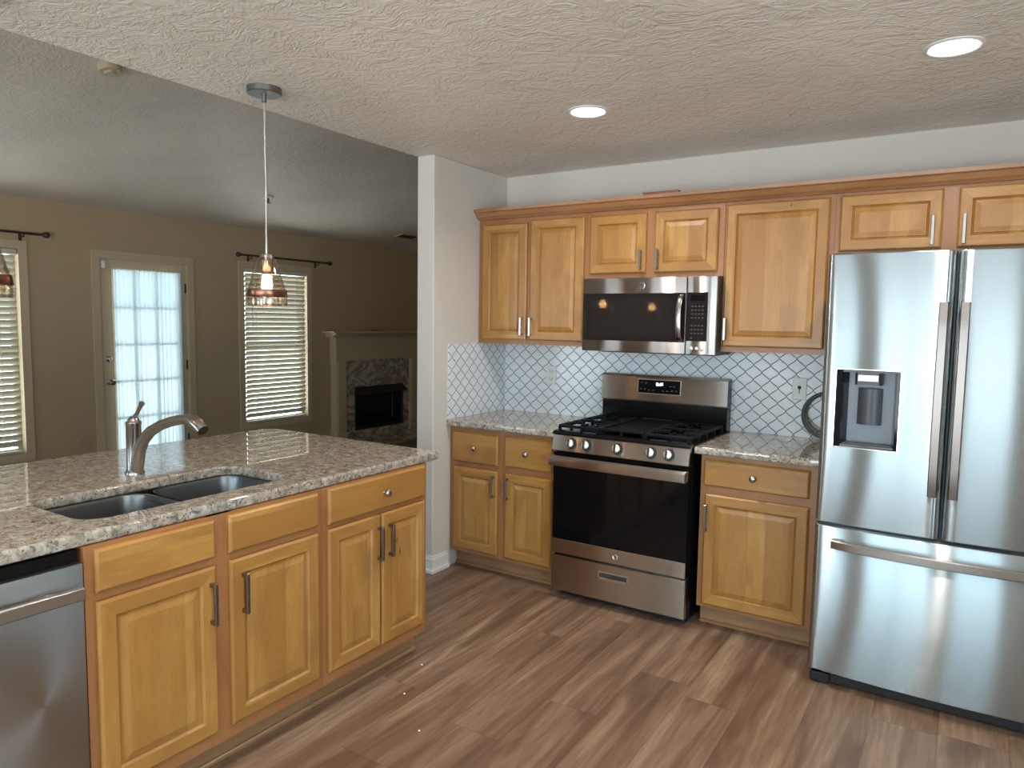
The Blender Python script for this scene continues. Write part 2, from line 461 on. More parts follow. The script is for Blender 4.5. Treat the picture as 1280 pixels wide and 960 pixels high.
m = MB(); m.box(FXE, XR + .15, YB - .15, .15, HC, HC + .12); struct(m.build('ceiling', m_ceil))
m = MB(); z0 = HF; z1 = HF + KV * (FXE - XF)
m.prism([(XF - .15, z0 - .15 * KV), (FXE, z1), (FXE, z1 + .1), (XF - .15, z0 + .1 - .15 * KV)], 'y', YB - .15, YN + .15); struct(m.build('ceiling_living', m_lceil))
m = MB(); m.box(FXE, FXE + .12, YB, 0, HC + .12, z1 + .1); struct(m.build('trim_1', m_lceil))          # upstand above the kitchen ceiling edge
wall_panel('wall_back', 'y', 0, .15, 0, XR + .15, 0, HC, [], mk_wall)
wall_panel('wall_rear', 'y', YB, -.15, XF - .15, XR + .15, LF - .1, z1 + .1, REARWIN, mk_wall)
wall_panel('wall_right', 'x', XR, .15, YB, 0, 0, HC, SIDEWIN, mk_wall)
m = MB(); m.box(FXE, 0, -.765, 0.15, -.01, HC, 0, .004); struct(m.build('wall_stub', mk_wall))
m = MB(); m.box(FXE, 0, .15, YN, LF, z1 + .1); struct(m.build('wall_inner', ml_wall))
wall_panel('wall_far', 'x', XF, -.15, YB - .15, YN + .15, LF - .1, HF, FARWIN + [DOORO], ml_wall)
wall_panel('wall_end', 'y', YN, .15, XF, FXE, LF - .1, z1 + .1, [], ml_wall)

# baseboards
def baseboard(name, poly, mat=m_trim, h=.1, z=0):
    m = MB(); m.prism(poly, 'z', z, z + h * .8); m.prism([(p[0], p[1]) for p in poly], 'z', z + h * .8, z + h)
    return struct(m.build(name, mat))
m = MB()
for (z0_, z1_, t) in ((.02, .085, .014), (.085, .1, .008), (0, .02, .024)):
    m.prism([(.0003, -.625), (t, -.625), (t, -.765 - t), (FXE - t, -.765 - t), (FXE - t, -.7653), (.0003, -.7653)], 'z', z0_, z1_)
struct(m.build('baseboard_stub', m_trim))
m = MB(); m.box(XF, XF + .014, YB, DOORO[0] - .08, LF, LF + .1); m.box(XF, XF + .014, DOORO[1] + .08, 2.45, LF, LF + .1); struct(m.build('baseboard_far', m_ltrim))
m = MB(); m.box(3.1, XR, -.014, 0, 0, .1); struct(m.build('baseboard_back', m_trim))
m = MB(); m.box(XR - .014, XR, YB, -.014, 0, .1); struct(m.build('baseboard_right', m_trim))

# rear and side windows (behind the camera, they light the kitchen)
def mk_window(n, axis, pos, out, a, b, c, d, mat, cols, rows, casing=.07, depth=.15):
    def B(m, u0, u1, w0, w1, z0, z1):
        q0, q1 = sorted((pos + out * w0, pos + out * w1))
        if axis == 'x': m.box(q0, q1, u0, u1, z0, z1)
        else: m.box(u0, u1, q0, q1, z0, z1)
    m = MB()
    for (u0, u1, z0, z1) in ((a, a + .035, c, d), (b - .035, b, c, d), (a + .035, b - .035, d - .035, d), (a + .035, b - .035, c, c + .035)):
        B(m, u0, u1, .06, .11, z0, z1)
    for i in range(1, cols): u = a + (b - a) * i / cols; B(m, u - .012, u + .012, .07, .10, c + .035, d - .035)
    for i in range(1, rows): z = c + (d - c) * i / rows; B(m, a + .035, b - .035, .072, .098, z - .012, z + .012)
    w = struct(m.build('window_%d' % n, mat))
    m = MB()
    for (u0, u1, z0, z1) in ((a - casing, a, c - casing, d + casing), (b, b + casing, c - casing, d + casing), (a, b, d, d + casing), (a, b, c - casing, c)):
        B(m, u0, u1, -.016, .0, z0, z1)
    m.build('window_casing', mat, w)
    m = MB(); B(m, a + .035, b - .035, .083, .087, c + .035, d - .035); m.build('window_glass', m_glass, w)
    return w
mk_window(1, 'x', XF, -1, *FARWIN[0], m_ltrim, 1, 2)
mk_window(2, 'x', XF, -1, *FARWIN[1], m_ltrim, 1, 2)
mk_window(3, 'y', YB, -1, *REARWIN[0], m_trim, 2, 2)  # unseen window, added to brighten the living room
mk_window(4, 'y', YB, -1, *REARWIN[1], m_trim, 2, 2)
mk_window(5, 'y', YB, -1, *REARWIN[2], m_trim, 2, 1)
mk_window(7, 'y', YB, -1, *REARWIN[3], m_trim, 1, 2)
mk_window(6, 'x', XR, 1, *SIDEWIN[0], m_trim, 2, 2)

# living room door (structure) with casing, muntins, hardware
y0, y1, _, zt = DOORO; SX = XF - .004      # room face of the slab
m = MB()
GA, GB, GC, GD = -.262, .405, .14, 1.945   # glass opening
for (a, b, c, d) in ((y0 + .012, GA, LF + .01, 2.042), (GB, y1 - .012, LF + .01, 2.042), (GA, GB, GD, 2.042), (GA, GB, LF + .01, GC)):
    m.box(SX - .045, SX, a, b, c, d)
for (a, b, c, d) in ((GA - .02, GA, GC - .02, GD + .02), (GB, GB + .02, GC - .02, GD + .02), (GA, GB, GD, GD + .02), (GA, GB, GC - .02, GC)):
    m.box(SX, SX + .008, a, b, c, d)
door = struct(m.build('door_1', m_ltrim))
m = MB()
for i in (1, 2): yy = GA + (GB - GA) * i / 3; m.box(SX - .035, SX - .012, yy - .012, yy + .012, GC, GD)
for i in range(1, 5): zz = GC + (GD - GC) * i / 5; m.box(SX - .034, SX - .013, GA, GB, zz - .012, zz + .012)
m.build('muntin_grid', m_ltrim, door)
m = MB(); m.box(SX - .026, SX - .022, GA, GB, GC, GD); m.build('door_glass', m_glass, door)
m = MB()
for (a, b, c, d) in ((y0 - .07, y0, LF, zt + .07), (y1, y1 + .07, LF, zt + .07), (y0, y1, zt, zt + .07)):
    m.box(XF, XF + .016, a, b, c, d, 0)
    
for (a, b, c, d) in ((y0, y0 + .008, LF, zt), (y1 - .008, y1, LF, zt), (y0, y1, zt - .006, zt)):
    m.box(XF - .12, XF, a, b, c, d)
m.build('door_casing', m_ltrim, door)
m = MB(); m.lathe([(.028, 0), (.028, .006), (.011, .012), (.011, .035), (.026, .045), (.030, .058), (.024, .070), (.006, .075)], (SX, -.325, .865), (1, 0, 0)); m.build('door_knob', m_nickel, door, 40)
m = MB(); m.lathe([(.028, 0), (.028, .010), (.018, .016), (.016, .022)], (SX, -.325, 1.09), (1, 0, 0)); m.box(SX + .02, SX + .035, -.329, -.321, 1.075, 1.105); m.build('deadbolt', m_nickel, door, 40)
for z in (1.80, 1.0, .22):
    m = MB(); m.tube([(SX + .004, y1 - .02, z - .05), (SX + .004, y1 - .02, z + .05)], .008, n=8); m.build('door_hinge', m_hinge, door, 40)
m = MB(); m.box(SX, SX + .02, y0 + .022, y0 + .055, 1.955, 2.025, 0, .003); m.build('door_sensor', m_white, door)

# sheer curtain panel held on the door
m = MB(); N = 120; top = []; bot = []
ya, yb = GA - .012, GB + .012
for i in range(N + 1):
    t = i / N; yy = ya + (yb - ya) * t
    d = .017 * sin(t * 2 * pi * 15 + 1.3 * sin(t * 9)) + .004 * sin(t * 2 * pi * 31)
    top.append((SX + .03 + d * .7, yy, GD + .012)); bot.append((SX + .03 + d, yy + .003 * sin(t * 40), GC - .02))
loops = [[tuple(Vector(a).lerp(Vector(b), k / 6)) for a, b in zip(top, bot)] for k in range(7)]
m.loft(loops, 0, False, False, closed=False)
cur = m.build('sheer_curtain', m_sheer, None, 180)
tag(cur, 'white sheer curtain panel covering the glass of the living room door', 'curtain')
for z in (GD + .008, GC - .015):
    m = MB(); m.tube([(SX + .03, ya - .01, z), (SX + .03, yb + .01, z)], .004, n=8); m.build('sash_rod', m_white, cur, 40)

# venetian blinds
def blind(fw, label):
    a, b, c, d = fw; X = XF - .010
    t = thing('window_blind', (X, (a + b) / 2, d), label, 'window blind', 'venetian blinds in the living room windows')
    m = MB(); m.box(X - .03, X + .016, a + .006, b - .006, d - .05, d - .003, 0, .003); m.build('headrail', m_slat, t)
    m = MB(); n = 0; z = d - .085; ang = radians(63); w = .030
    while z > c + .05:
        dx, dz = w * cos(ang), w * sin(ang); nx, nz = -sin(ang) * .0014, cos(ang) * .0014
        m.prism([(X + dx + nx, z + dz + nz), (X - dx + nx, z - dz + nz), (X - dx - nx, z - dz - nz), (X + dx - nx, z + dz - nz)], 'y', a + .022, b - .022)
        z -= .0555; n += 1
    m.build('slats', m_slat, t)
    m = MB(); m.box(X - .022, X + .018, a + .02, b - .02, c + .006, c + .026, 0, .003); m.build('bottom_rail', m_slat, t)
    for yy in (a + .16, b - .16):
        m = MB(); m.tube([(X + .019, yy, c + .02), (X + .019, yy, d - .05)], .0025, n=6); m.build('ladder_cord', m_slat, t)
    m = MB(); m.tube([(X + .034, a + .10, d - .05), (X + .036, a + .10, d - .75)], .004, n=8); m.build('tilt_wand', m_slat, t)
    return t
blind(FARWIN[0], 'cream slatted blind in the window at the far left, left of the glazed door')
blind(FARWIN[1], 'cream slatted blind in the window between the glazed door and the fireplace')

def rod(ya, yb, label, fin):
    X = XF + .075; Z = 2.203
    t = thing('curtain_rod', (X, (ya + yb) / 2, Z), label, 'curtain rod', 'dark curtain rods above the living room windows')
    m = MB(); m.tube([(X, ya, Z), (X, yb, Z)], .011, n=12); m.build('rod', m_brown, t, 40)
    for (yy, s) in fin:
        m = MB(); m.lathe([(.011, 0), (.016, .004), (.012, .012), (.024, .026), (.029, .042), (.024, .058), (.010, .068)], (X, yy, Z), (0, s, 0), n=16); m.build('finial', m_brown, t, 40)
    for yy in (ya + .14, yb - .14):
        m = MB(); m.tube([(XF, yy, Z - .03), (X, yy, Z - .03), (X, yy, Z - .005)], .006, n=8); m.box(XF, XF + .006, yy - .012, yy + .012, Z - .07, Z + .01); m.build('bracket', m_brown, t, 40)
rod(-2.2, -.915, 'dark curtain rod over the far left window, its ball end near the glazed door', [(-2.2, -1), (-.915, 1)])
rod(1.13, 2.40, 'dark curtain rod with ball ends over the window beside the fireplace', [(1.13, -1), (2.40, 1)])

# ------------------------------------------------------------------ fireplace
FX = XF + .11
fp = thing('fireplace', (FX, 3.3, LF), 'cream painted fireplace mantel with veined marble surround and black firebox', 'fireplace')
for (a, b) in ((2.51, 2.685), (3.955, 4.13)):
    m = MB(); m.box(XF, FX, a, b, LF + .14, 1.0); m.box(FX, FX + .012, a + .02, b - .02, LF + .16, .94); m.box(XF, FX + .02, a - .005, b + .005, LF, LF + .14); m.build('pilaster', m_ltrim, fp)
m = MB(); m.box(XF, FX, 2.50, 4.14, .96, 1.32); m.box(FX, FX + .02, 2.49, 4.15, 1.06, 1.085); m.box(FX, FX + .012, 2.49, 4.15, .96, 1.06); m.build('frieze', m_ltrim, fp)
m = MB()
m.prism([(XF, 1.27), (FX + .01, 1.27), (FX + .03, 1.285), (FX + .06, 1.30), (FX + .09, 1.325), (XF, 1.325)], 'y', 2.43, 4.21)
m.box(XF, FX + .12, 2.36, 4.28, 1.325, 1.35, 0, .004); m.build('mantel_shelf', m_ltrim, fp)
m = MB()
BX = FX - .03
for (a, b, c, d) in ((2.685, 2.86, LF, .96), (3.82, 3.955, LF, .96), (2.86, 3.82, .60, .96), (2.86, 3.82, LF, .015)):
    m.box(XF, BX, a, b, c, d)
m.build('marble_surround', m_marble, fp)
m = MB(); m.box(XF - .12, XF + .02, 2.86, 3.82, .015, .60)
m.box(BX - .03, BX + .006, 2.86, 2.90, .015, .60); m.box(BX - .03, BX + .006, 3.78, 3.82, .015, .60); m.box(BX - .03, BX + .006, 2.9, 3.78, .53, .60); m.box(BX - .03, BX + .006, 2.9, 3.78, .015, .06)
m.build('firebox', m_blackm, fp)
m = MB(); m.box(BX - .02, BX - .014, 2.9, 3.78, .06, .53); m.build('firebox_glass', m_bglass, fp)
m = MB(); m.prism([(BX, .60), (BX, .545), (BX + .10, .50), (BX + .105, .507)], 'y', 2.87, 3.81); m.build('hood', m_blackm, fp)
m = MB(); m.tube([(BX - .002, 3.60, .12), (BX - .002, 3.60, .46)], .006, n=8); m.build('door_pull', m_side, fp)
m = MB(); m.box(FX, FX + .62, 2.55, 4.1, LF, LF + .045, 0, .006); m.build('hearth', m_marble, fp)
m = MB(); m.box(FX + .02, FX + .075, 3.12, 3.22, 1.35, 1.362, 0, .003)
tag(m.build('remote_control', m_side), 'small dark flat object lying on the mantel shelf of the fireplace', 'remote')

# ------------------------------------------------------------------ small wall and ceiling things
def outlet(loc, n, label, mat, kind='outlet', grp=None):
    """n: outward normal axis tuple"""
    n = Vector(n); u = Vector((-n.y, n.x, 0)); c = Vector(loc)
    def B(m, u0, u1, z0, z1, d0, d1, mi=0, bev=0.):
        a = c + u * u0 + n * d0; b = c + u * u1 + n * d1
        m.box(min(a.x, b.x), max(a.x, b.x), min(a.y, b.y), max(a.y, b.y), c.z + z0, c.z + z1, mi, bev)
    t = thing('wall_switch' if kind == 'switch' else 'wall_outlet', loc, label, kind, grp)
    m = MB(); B(m, -.036, .036, -.059, .059, 0, .006, 0, .002); m.build('cover_plate', mat, t)
    if kind == 'switch':
        m = MB(); B(m, -.005, .005, -.012, .012, .006, .018); m.build('toggle', mat, t)
    elif kind == 'outlet':
        for zc in (-.024, .024):
            m = MB(); B(m, -.017, .017, zc - .014, zc + .014, .006, .009, 0, .001); s = m.build('socket', mat, t)
            m = MB(); B(m, -.008, -.005, zc - .005, zc + .006, .009, .0095); B(m, .005, .008, zc - .005, zc + .006, .009, .0095); B(m, -.002, .002, zc - .011, zc - .007, .009, .0095); m.build('slots', m_slot, s)
    return t
outlet((.366, -.006, 1.168), (0, -1, 0), 'pale outlet on the lantern tile left of the range', m_plate)
t = outlet((1.888, -.006, 1.175), (0, -1, 0), 'pale wall plate with a dark central slot on the tile beside the refrigerator', m_plate, 'wall plate')
m = MB(); m.lathe([(.009, 0), (.009, .006), (.004, .012)], (1.888, -.012, 1.182), (0, -1, 0), n=12); m.build('jack', m_slot, t, 40)
m = MB(); m.box(1.886, 1.890, -.0135, -.0115, 1.150, 1.172); m.build('slot', m_slot, t)
outlet((XF, -.545, 1.075), (1, 0, 0), 'almond light switch on the tan wall left of the glazed door', m_lplate, 'switch')
outlet((XF, -.60, .31), (1, 0, 0), 'almond outlet low on the tan wall left of the glazed door', m_lplate, 'outlet')
outlet((XF, 2.37, .265), (1, 0, 0), 'almond outlet low on the tan wall between the window and the fireplace', m_lplate, 'outlet')

def cz(x): return HF + KV * (x - XF)
v = thing('smoke_detector', (-1.85, -1.593, cz(-1.85)), 'round pale smoke detector on the living room ceiling, near the kitchen ceiling edge', 'smoke detector')
m = MB(); m.lathe([(.06, -.03), (.068, -.012), (.068, .03)], (-1.85, -1.593, cz(-1.85) - .01), (-KV * .98, 0, .98)); m.build('housing', m_ltrim, v, 40)
m = MB(); m.lathe([(.03, -.012), (.034, 0)], (-1.85 + .006, -1.593, cz(-1.85) - .04), (-KV * .98, 0, .98)); m.build('sensor_cap', m_ltrim, v, 40)
px, py = -3.368, .78
v = thing('ceiling_sprinkler', (px, py, cz(px)), 'small grey sprinkler fitting on the living room ceiling, just behind the pendant rod', 'sprinkler')
m = MB(); m.lathe([(.055, 0), (.05, -.012), (.02, -.016)], (px, py, cz(px)), (0, 0, 1), n=16); m.build('escutcheon', m_white, v, 40)
m = MB(); m.lathe([(.012, 0), (.012, -.04), (.030, -.045), (.030, -.049)], (px, py, cz(px) - .014), (0, 0, 1), n=12); m.build('nozzle', m_side, v, 40)
# ceiling air vent
vx, vy = -3.81, 3.40
v = thing('ceiling_vent', (vx, vy, cz(vx)), 'brown rectangular air vent in the living room ceiling above the fireplace', 'air vent')
m = MB()
def vq(m, x0, x1, y0, y1, d0, d1): m.prism([(x0, cz(x0) - d0), (x1, cz(x1) - d0), (x1, cz(x1) - d1), (x0, cz(x0) - d1)], 'y', y0, y1)
for (a, b, c, d) in ((-.08, .08, -.18, -.16), (-.08, .08, .16, .18), (-.08, -.065, -.16, .16), (.065, .08, -.16, .16)): vq(m, vx + a, vx + b, vy + c, vy + d, 0, .012)
m.build('vent_frame', m_ltrim, v)
m = MB(); vq(m, vx - .065, vx + .065, vy - .16, vy + .16, 0, .002); m.build('vent_duct', m_blackm, v)
m = MB()
for i in range(7): xx = vx - .055 + i * .017; vq(m, xx, xx + .006, vy - .16, vy + .16, .002, .009)
m.build('vent_slats', m_brown, v)

# recessed ceiling lights
def downlight(x, y, label, power=8):
    t = thing('recessed_light', (x, y, HC), label, 'recessed light', 'recessed kitchen ceiling lights')
    m = MB(); m.lathe([(.092, 0), (.092, -.003), (.080, -.007), (.074, -.004), (.074, 0)], (x, y, HC), n=36, cap0=False, cap1=False); m.build('trim_ring', m_white, t, 40)
    m = MB(); m.lathe([(.075, -.001), (.075, -.0035)], (x, y, HC), n=36); m.build('lens', m_led, t, 40)
    l = area('recessed_light_lamp', (x, y, HC - .012), (x, y, 0), .14, .14, power, (1., .93, .84), shape='DISK')
    l.data.spread = radians(150)
    return t
downlight(1.14, -1.09, 'lit recessed ceiling light above the floor in front of the range')
downlight(2.541, -1.154, 'lit recessed ceiling light above the refrigerator, right of the other one')
downlight(2.54, -3.3, 'lit recessed ceiling light behind the camera on the right')
downlight(1.14, -3.3, 'lit recessed ceiling light above the dishwasher end of the island')

# ------------------------------------------------------------------ pendants
def pendant(x, y, label):
    t = thing('pendant_light', (x, y, HC), label, 'pendant light', 'glass pendant lights over the island')
    m = MB(); m.lathe([(.070, 0), (.070, -.022), (.066, -.026), (.010, -.026), (.010, -.055), (.006, -.058)], (x, y, HC), n=36); m.build('canopy', m_canopy, t, 40)
    m = MB(); m.tube([(x, y, HC - .05), (x + .001, y, 2.30), (x - .002, y, 2.28), (x + .003, y, 2.05), (x, y, 1.80), (x, y, 1.772)], .0052, n=10); m.build('rod', m_chrome, t, 40)
    m = MB(); m.lathe([(.008, .028), (.026, .022), (.030, .0), (.021, -.002), (.021, -.055), (.017, -.060)], (x, y, 1.752), n=24); m.build('socket', m_nickel, t, 40)
    m = MB(); prof = [(.029, 1.765), (.040, 1.752), (.050, 1.72), (.062, 1.68), (.073, 1.64), (.080, 1.605), (.083, 1.575), (.080, 1.560)]
    m.lathe([(r, z) for r, z in prof] + [(r - .003, z) for r, z in reversed(prof)], (x, y, 0), n=48, cap0=False, cap1=False); sh = m.build('glass_shade', m_shade, t, 60)
    m = MB(); m.lathe([(.0775, 1.627), (.0795, 1.629), (.0845, 1.600), (.0825, 1.598)], (x, y, 0), n=48, cap0=False, cap1=False); m.lathe([(.0765, 1.627), (.0815, 1.598)], (x, y, 0), n=48, cap0=False, cap1=False); m.build('copper_band', m_copper, sh, 60)
    m = MB(); m.lathe([(.013, 1.700), (.015, 1.692), (.020, 1.670), (.023, 1.648), (.021, 1.626), (.014, 1.611), (.003, 1.605)], (x, y, 0), n=24); m.build('bulb', m_bulb, t, 60)
    l = bpy.data.lights.new('pendant_glow', 'POINT'); l.energy = 5; l.color = (1, .62, .30); l.shadow_soft_size = .024
    o = bpy.data.objects.new('pendant_glow', l); COL.objects.link(o); o.location = (x, y, 1.655)
    return t
pendant(.129, -2.04, 'clear glass pendant with copper band over the island, hanging before the living room window')
pendant(.129, -3.085, 'second glass pendant, only its rim seen at the left picture edge over the island')

# ------------------------------------------------------------------ cabinet parts
class Fr:
    """local frame of a cabinet front: u along the run, z up, d outwards"""
    def __init__(s, run, front): s.run = run; s.f = front
    def P(s, u, d, z): return (u, s.f - d, z) if s.run == 'x' else (s.f + d, u, z)
    def box(s, m, u0, u1, d0, d1, z0, z1, mi=0, bev=0.):
        a, b = s.P(u0, d0, z0), s.P(u1, d1, z1)
        m.box(min(a[0], b[0]), max(a[0], b[0]), min(a[1], b[1]), max(a[1], b[1]), z0, z1, mi, bev)
    @property
    def n(s): return (0, -1, 0) if s.run == 'x' else (1, 0, 0)

def panel_front(fr, u0, u1, z0, z1, rings):
    m = MB(); b = m.b; prev = None
    for k, (ins, d) in enumerate([(0, 0)] + rings):
        lp = [b.verts.new(fr.P(*q)) for q in ((u0 + ins, d, z0 + ins), (u1 - ins, d, z0 + ins), (u1 - ins, d, z1 - ins), (u0 + ins, d, z1 - ins))]
        if prev is None: m._cap(lp, 0)
        else:
            for i in range(4):
                f = m._cap([prev[i], prev[(i + 1) % 4], lp[(i + 1) % 4], lp[i]], 0)
                if f and i in (0, 2) and k <= 4: f.material_index = 1
        prev = lp
    m._cap(prev, 0)
    return m
RAISED = [(0, .012), (.002, .015), (.008, .020), (.050, .020), (.053, .0145), (.058, .0095), (.062, .0145), (.066, .0150), (.084, .0195), (.087, .0195)]
DRAWER = [(0, .012), (.002, .015), (.008, .020), (.012, .020)]

def bar_pull(fr, u, z0, z1, parent, mat=m_handle, d0=.020):
    m = MB()
    fr.box(m, u - .0065, u + .0065, d0 + .022, d0 + .031, z0, z1, 0, .0015)
    for z in (z0 + .008, z1 - .008): fr.box(m, u - .005, u + .005, d0, d0 + .024, z - .006, z + .006)
    return m.build('handle', mat, parent)
def round_knob(fr, u, z, parent, d0=.020):
    m = MB(); m.lathe([(.008, 0), (.0055, .006), (.0055, .012), (.014, .018), (.0165, .023), (.014, .028), (.004, .031)], fr.P(u, d0, z), fr.n, n=20)
    return m.build('knob', m_nickel, parent, 50)
def cab_door(fr, u0, u1, z0, z1, parent, handle=None, hm=m_handle):
    o = panel_front(fr, u0, u1, z0, z1, RAISED).build('door', [m_wood, m_woodh], parent)
    if handle: bar_pull(fr, handle[0], handle[1], handle[2], o, hm)
    return o
def cab_drawer(fr, u0, u1, z0, z1, parent, knob=True, name='drawer'):
    o = panel_front(fr, u0, u1, z0, z1, DRAWER).build(name, [m_woodh, m_woodh], parent)
    if knob: round_knob(fr, (u0 + u1) / 2 if knob is True else knob, (z0 + z1) / 2, o)
    return o
def cab_box(fr, u0, u1, z0, z1, depth, parent, stiles, rails, top_open=False):
    """carcass + face frame; stiles/rails as (a,b) bands"""
    m = MB(); w = .018
    fr.box(m, u0, u0 + w, -depth, -.02, z0, z1); fr.box(m, u1 - w, u1, -depth, -.02, z0, z1)
    fr.box(m, u0 + w, u1 - w, -depth, -.02, z0, z0 + w); fr.box(m, u0 + w, u1 - w, -depth, -depth + .01, z0 + w, z1)
    if not top_open: fr.box(m, u0 + w, u1 - w, -depth + .01, -.02, z1 - w, z1)
    m.build('carcass', m_frame, parent)
    m = MB()
    for a, b in stiles: m = MB(); fr.box(m, a, b, -.02, 0, z0, z1); m.build('face_frame_stile', m_frame, parent)
    su = sorted(stiles)
    for a, b in rails:
        for (s0, s1) in zip(su, su[1:]): m = MB(); fr.box(m, s0[1], s1[0], -.02, -.0005, a, b); m.build('face_frame_rail', m_frameh, parent)
def kick(fr, u0, u1, parent, z=.105, rec=.07, shoe=True):
    m = MB(); fr.box(m, u0, u1, -rec - .015, -rec, 0, z); m.build('toe_kick', m_kick, parent)
    if shoe:
        m = MB(); fr.box(m, u0, u1, -rec, -rec + .014, 0, .018, 0, .004); m.build('shoe_moulding', m_kick, parent)

# ---- upper cabinets on the back wall
fu = Fr('x', -.313)
ZU = 2.135
HU = m_nickel
c = thing('upper_cabinet', (.38, -.16, 1.37), 'tall two-door maple wall cabinet in the corner, left of the microwave', 'wall cabinet')
cab_box(fu, .003, .757, 1.37, ZU, .310, c, [(.003, .045), (.352, .396), (.735, .757)], [(1.37, 1.412), (2.10, ZU)])
cab_door(fu, .036, .362, 1.398, 2.102, c, (.340, 1.425, 1.535), HU); cab_door(fu, .386, .745, 1.398, 2.114, c, (.405, 1.425, 1.535), HU)
c = thing('upper_cabinet', (1.146, -.16, 1.765), 'short two-door maple wall cabinet directly above the microwave', 'wall cabinet')
cab_box(fu, .758, 1.546, 1.76, ZU, .310, c, [(.758, .795), (1.115, 1.175), (1.505, 1.546)], [(1.76, 1.80), (2.10, ZU)])
cab_door(fu, .782, 1.122, 1.785, 2.110, c, (1.098, 1.80, 1.91), HU); cab_door(fu, 1.172, 1.514, 1.785, 2.110, c, (1.193, 1.80, 1.91), HU)
c = thing('upper_cabinet', (1.80, -.16, 1.37), 'tall single-door maple wall cabinet between the microwave and the refrigerator', 'wall cabinet')
cab_box(fu, 1.548, 2.069, 1.37, ZU, .310, c, [(1.548, 1.575), (2.03, 2.069)], [(1.37, 1.412), (2.10, ZU)])
d = cab_door(fu, 1.558, 2.046, 1.398, 2.119, c, (1.575, 1.43, 1.545), HU)
m = MB(); m.lathe([(.004, .0), (.003, .0008)], (1.87, -.3335, 2.095), (0, -1, 0), n=10); m.build('knot', m_knot, d)
c = thing('upper_cabinet', (2.54, -.16, 1.82), 'short two-door maple wall cabinet above the refrigerator', 'wall cabinet')
cab_box(fu, 2.070, 3.06, 1.84, ZU, .310, c, [(2.070, 2.105), (2.495, 2.58), (3.02, 3.06)], [(1.84, 1.88), (2.10, ZU)])
cab_door(fu, 2.092, 2.508, 1.862, 2.121, c, (2.474, 1.875, 2.005), HU); cab_door(fu, 2.566, 3.035, 1.862, 2.121, c, (2.592, 1.875, 2.005), HU)
m = MB()
m.prism([(-.313, 2.1355), (-.334, 2.1355), (-.337, 2.139), (-.344, 2.145), (-.352, 2.150), (-.358, 2.160), (-.366, 2.172), (-.380, 2.178), (-.382, 2.195), (-.290, 2.195), (-.290, 2.136), (-.313, 2.136)], 'x', .004, 3.10)
tag(m.build('crown_moulding', m_crown), 'long maple crown moulding along the top of the wall cabinets', 'moulding')
m = MB(); m.box(1.10, 1.303, -.345, -.315, 2.195, 2.214, 0, .002)
tag(m.build('wood_strip', m_scrap), 'short dark wood strip lying on top of the crown moulding', 'wood strip')

# ---- base cabinets on the back wall
fb = Fr('x', -.596)
c = thing('base_cabinet', (.38, -.3, 0), 'maple base cabinet with two drawers and two doors in the corner left of the range', 'base cabinet')
cab_box(fb, .004, .764, .105, .876, .590, c, [(.004, .05), (.345, .425), (.705, .764)], [(.105, .150), (.615, .68), (.845, .876)])
kick(fb, .004, .764, c)
cab_drawer(fb, .030, .360, .665, .846, c, .200); cab_drawer(fb, .407, .722, .672, .848, c, .560)
cab_door(fb, .038, .358, .128, .632, c, (.335, .478, .608)); cab_door(fb, .412, .722, .128, .632, c, (.433, .478, .608))
c = thing('base_cabinet', (1.82, -.3, 0), 'maple base cabinet with one drawer and one door between the range and the refrigerator', 'base cabinet')
cab_box(fb, 1.560, 2.120, .105, .876, .590, c, [(1.560, 1.600), (2.05, 2.120)], [(.105, .150), (.66, .74), (.845, .876)])
kick(fb, 1.560, 2.120, c)
cab_drawer(fb, 1.578, 2.066, .722, .852, c, 1.818)
cab_door(fb, 1.586, 2.070, .125, .682, c, (1.600, .498, .632))

slab_curve('countertop', [(.002, -.004), (.002, -.638), (.762, -.638), (.762, -.004)], [], .877, .9145, .008, m_gran, 'granite countertop in the corner, left of the range', 'countertop')
slab_curve('countertop', [(1.536, -.004), (1.536, -.638), (2.125, -.638), (2.125, -.004)], [], .877, .9145, .008, m_gran, 'small granite countertop between the range and the refrigerator', 'countertop')

# ---- backsplash tile
m = MB(); m.box(.006, 2.20, -.006, -.0005, .9145, 1.3705); tag(m.build('tile_backsplash', m_tilex), 'pale lantern-tile backsplash along the wall behind the range', 'backsplash')
m = MB(); m.box(0, .006, -.627, -.0005, .9145, 1.3705); tag(m.build('tile_backsplash', m_tiley), 'narrow lantern-tile backsplash on the side wall left of the corner counter', 'backsplash')

# ---- coiled cable leaning on the tile beside the refrigerator
cc = Vector((2.030, -.028, 1.045))
cb = thing('coiled_cable', (cc.x, cc.y, .915), 'coil of dark cable leaning on the tile, half hidden by the refrigerator', 'cable')
for k, (r, d) in enumerate(((.118, 0), (.108, -.006), (.098, .0))):
    m = MB(); m.tube([(cc.x + r * cos(a), cc.y + d - .022 + .14 * (cc.z + r * sin(a) - .915) , cc.z + .005 * k + r * sin(a)) for a in [2 * pi * i / 40 for i in range(41)]], .0055, n=8, cap=False); m.build('cable_loop', m_rubber, cb, 60)

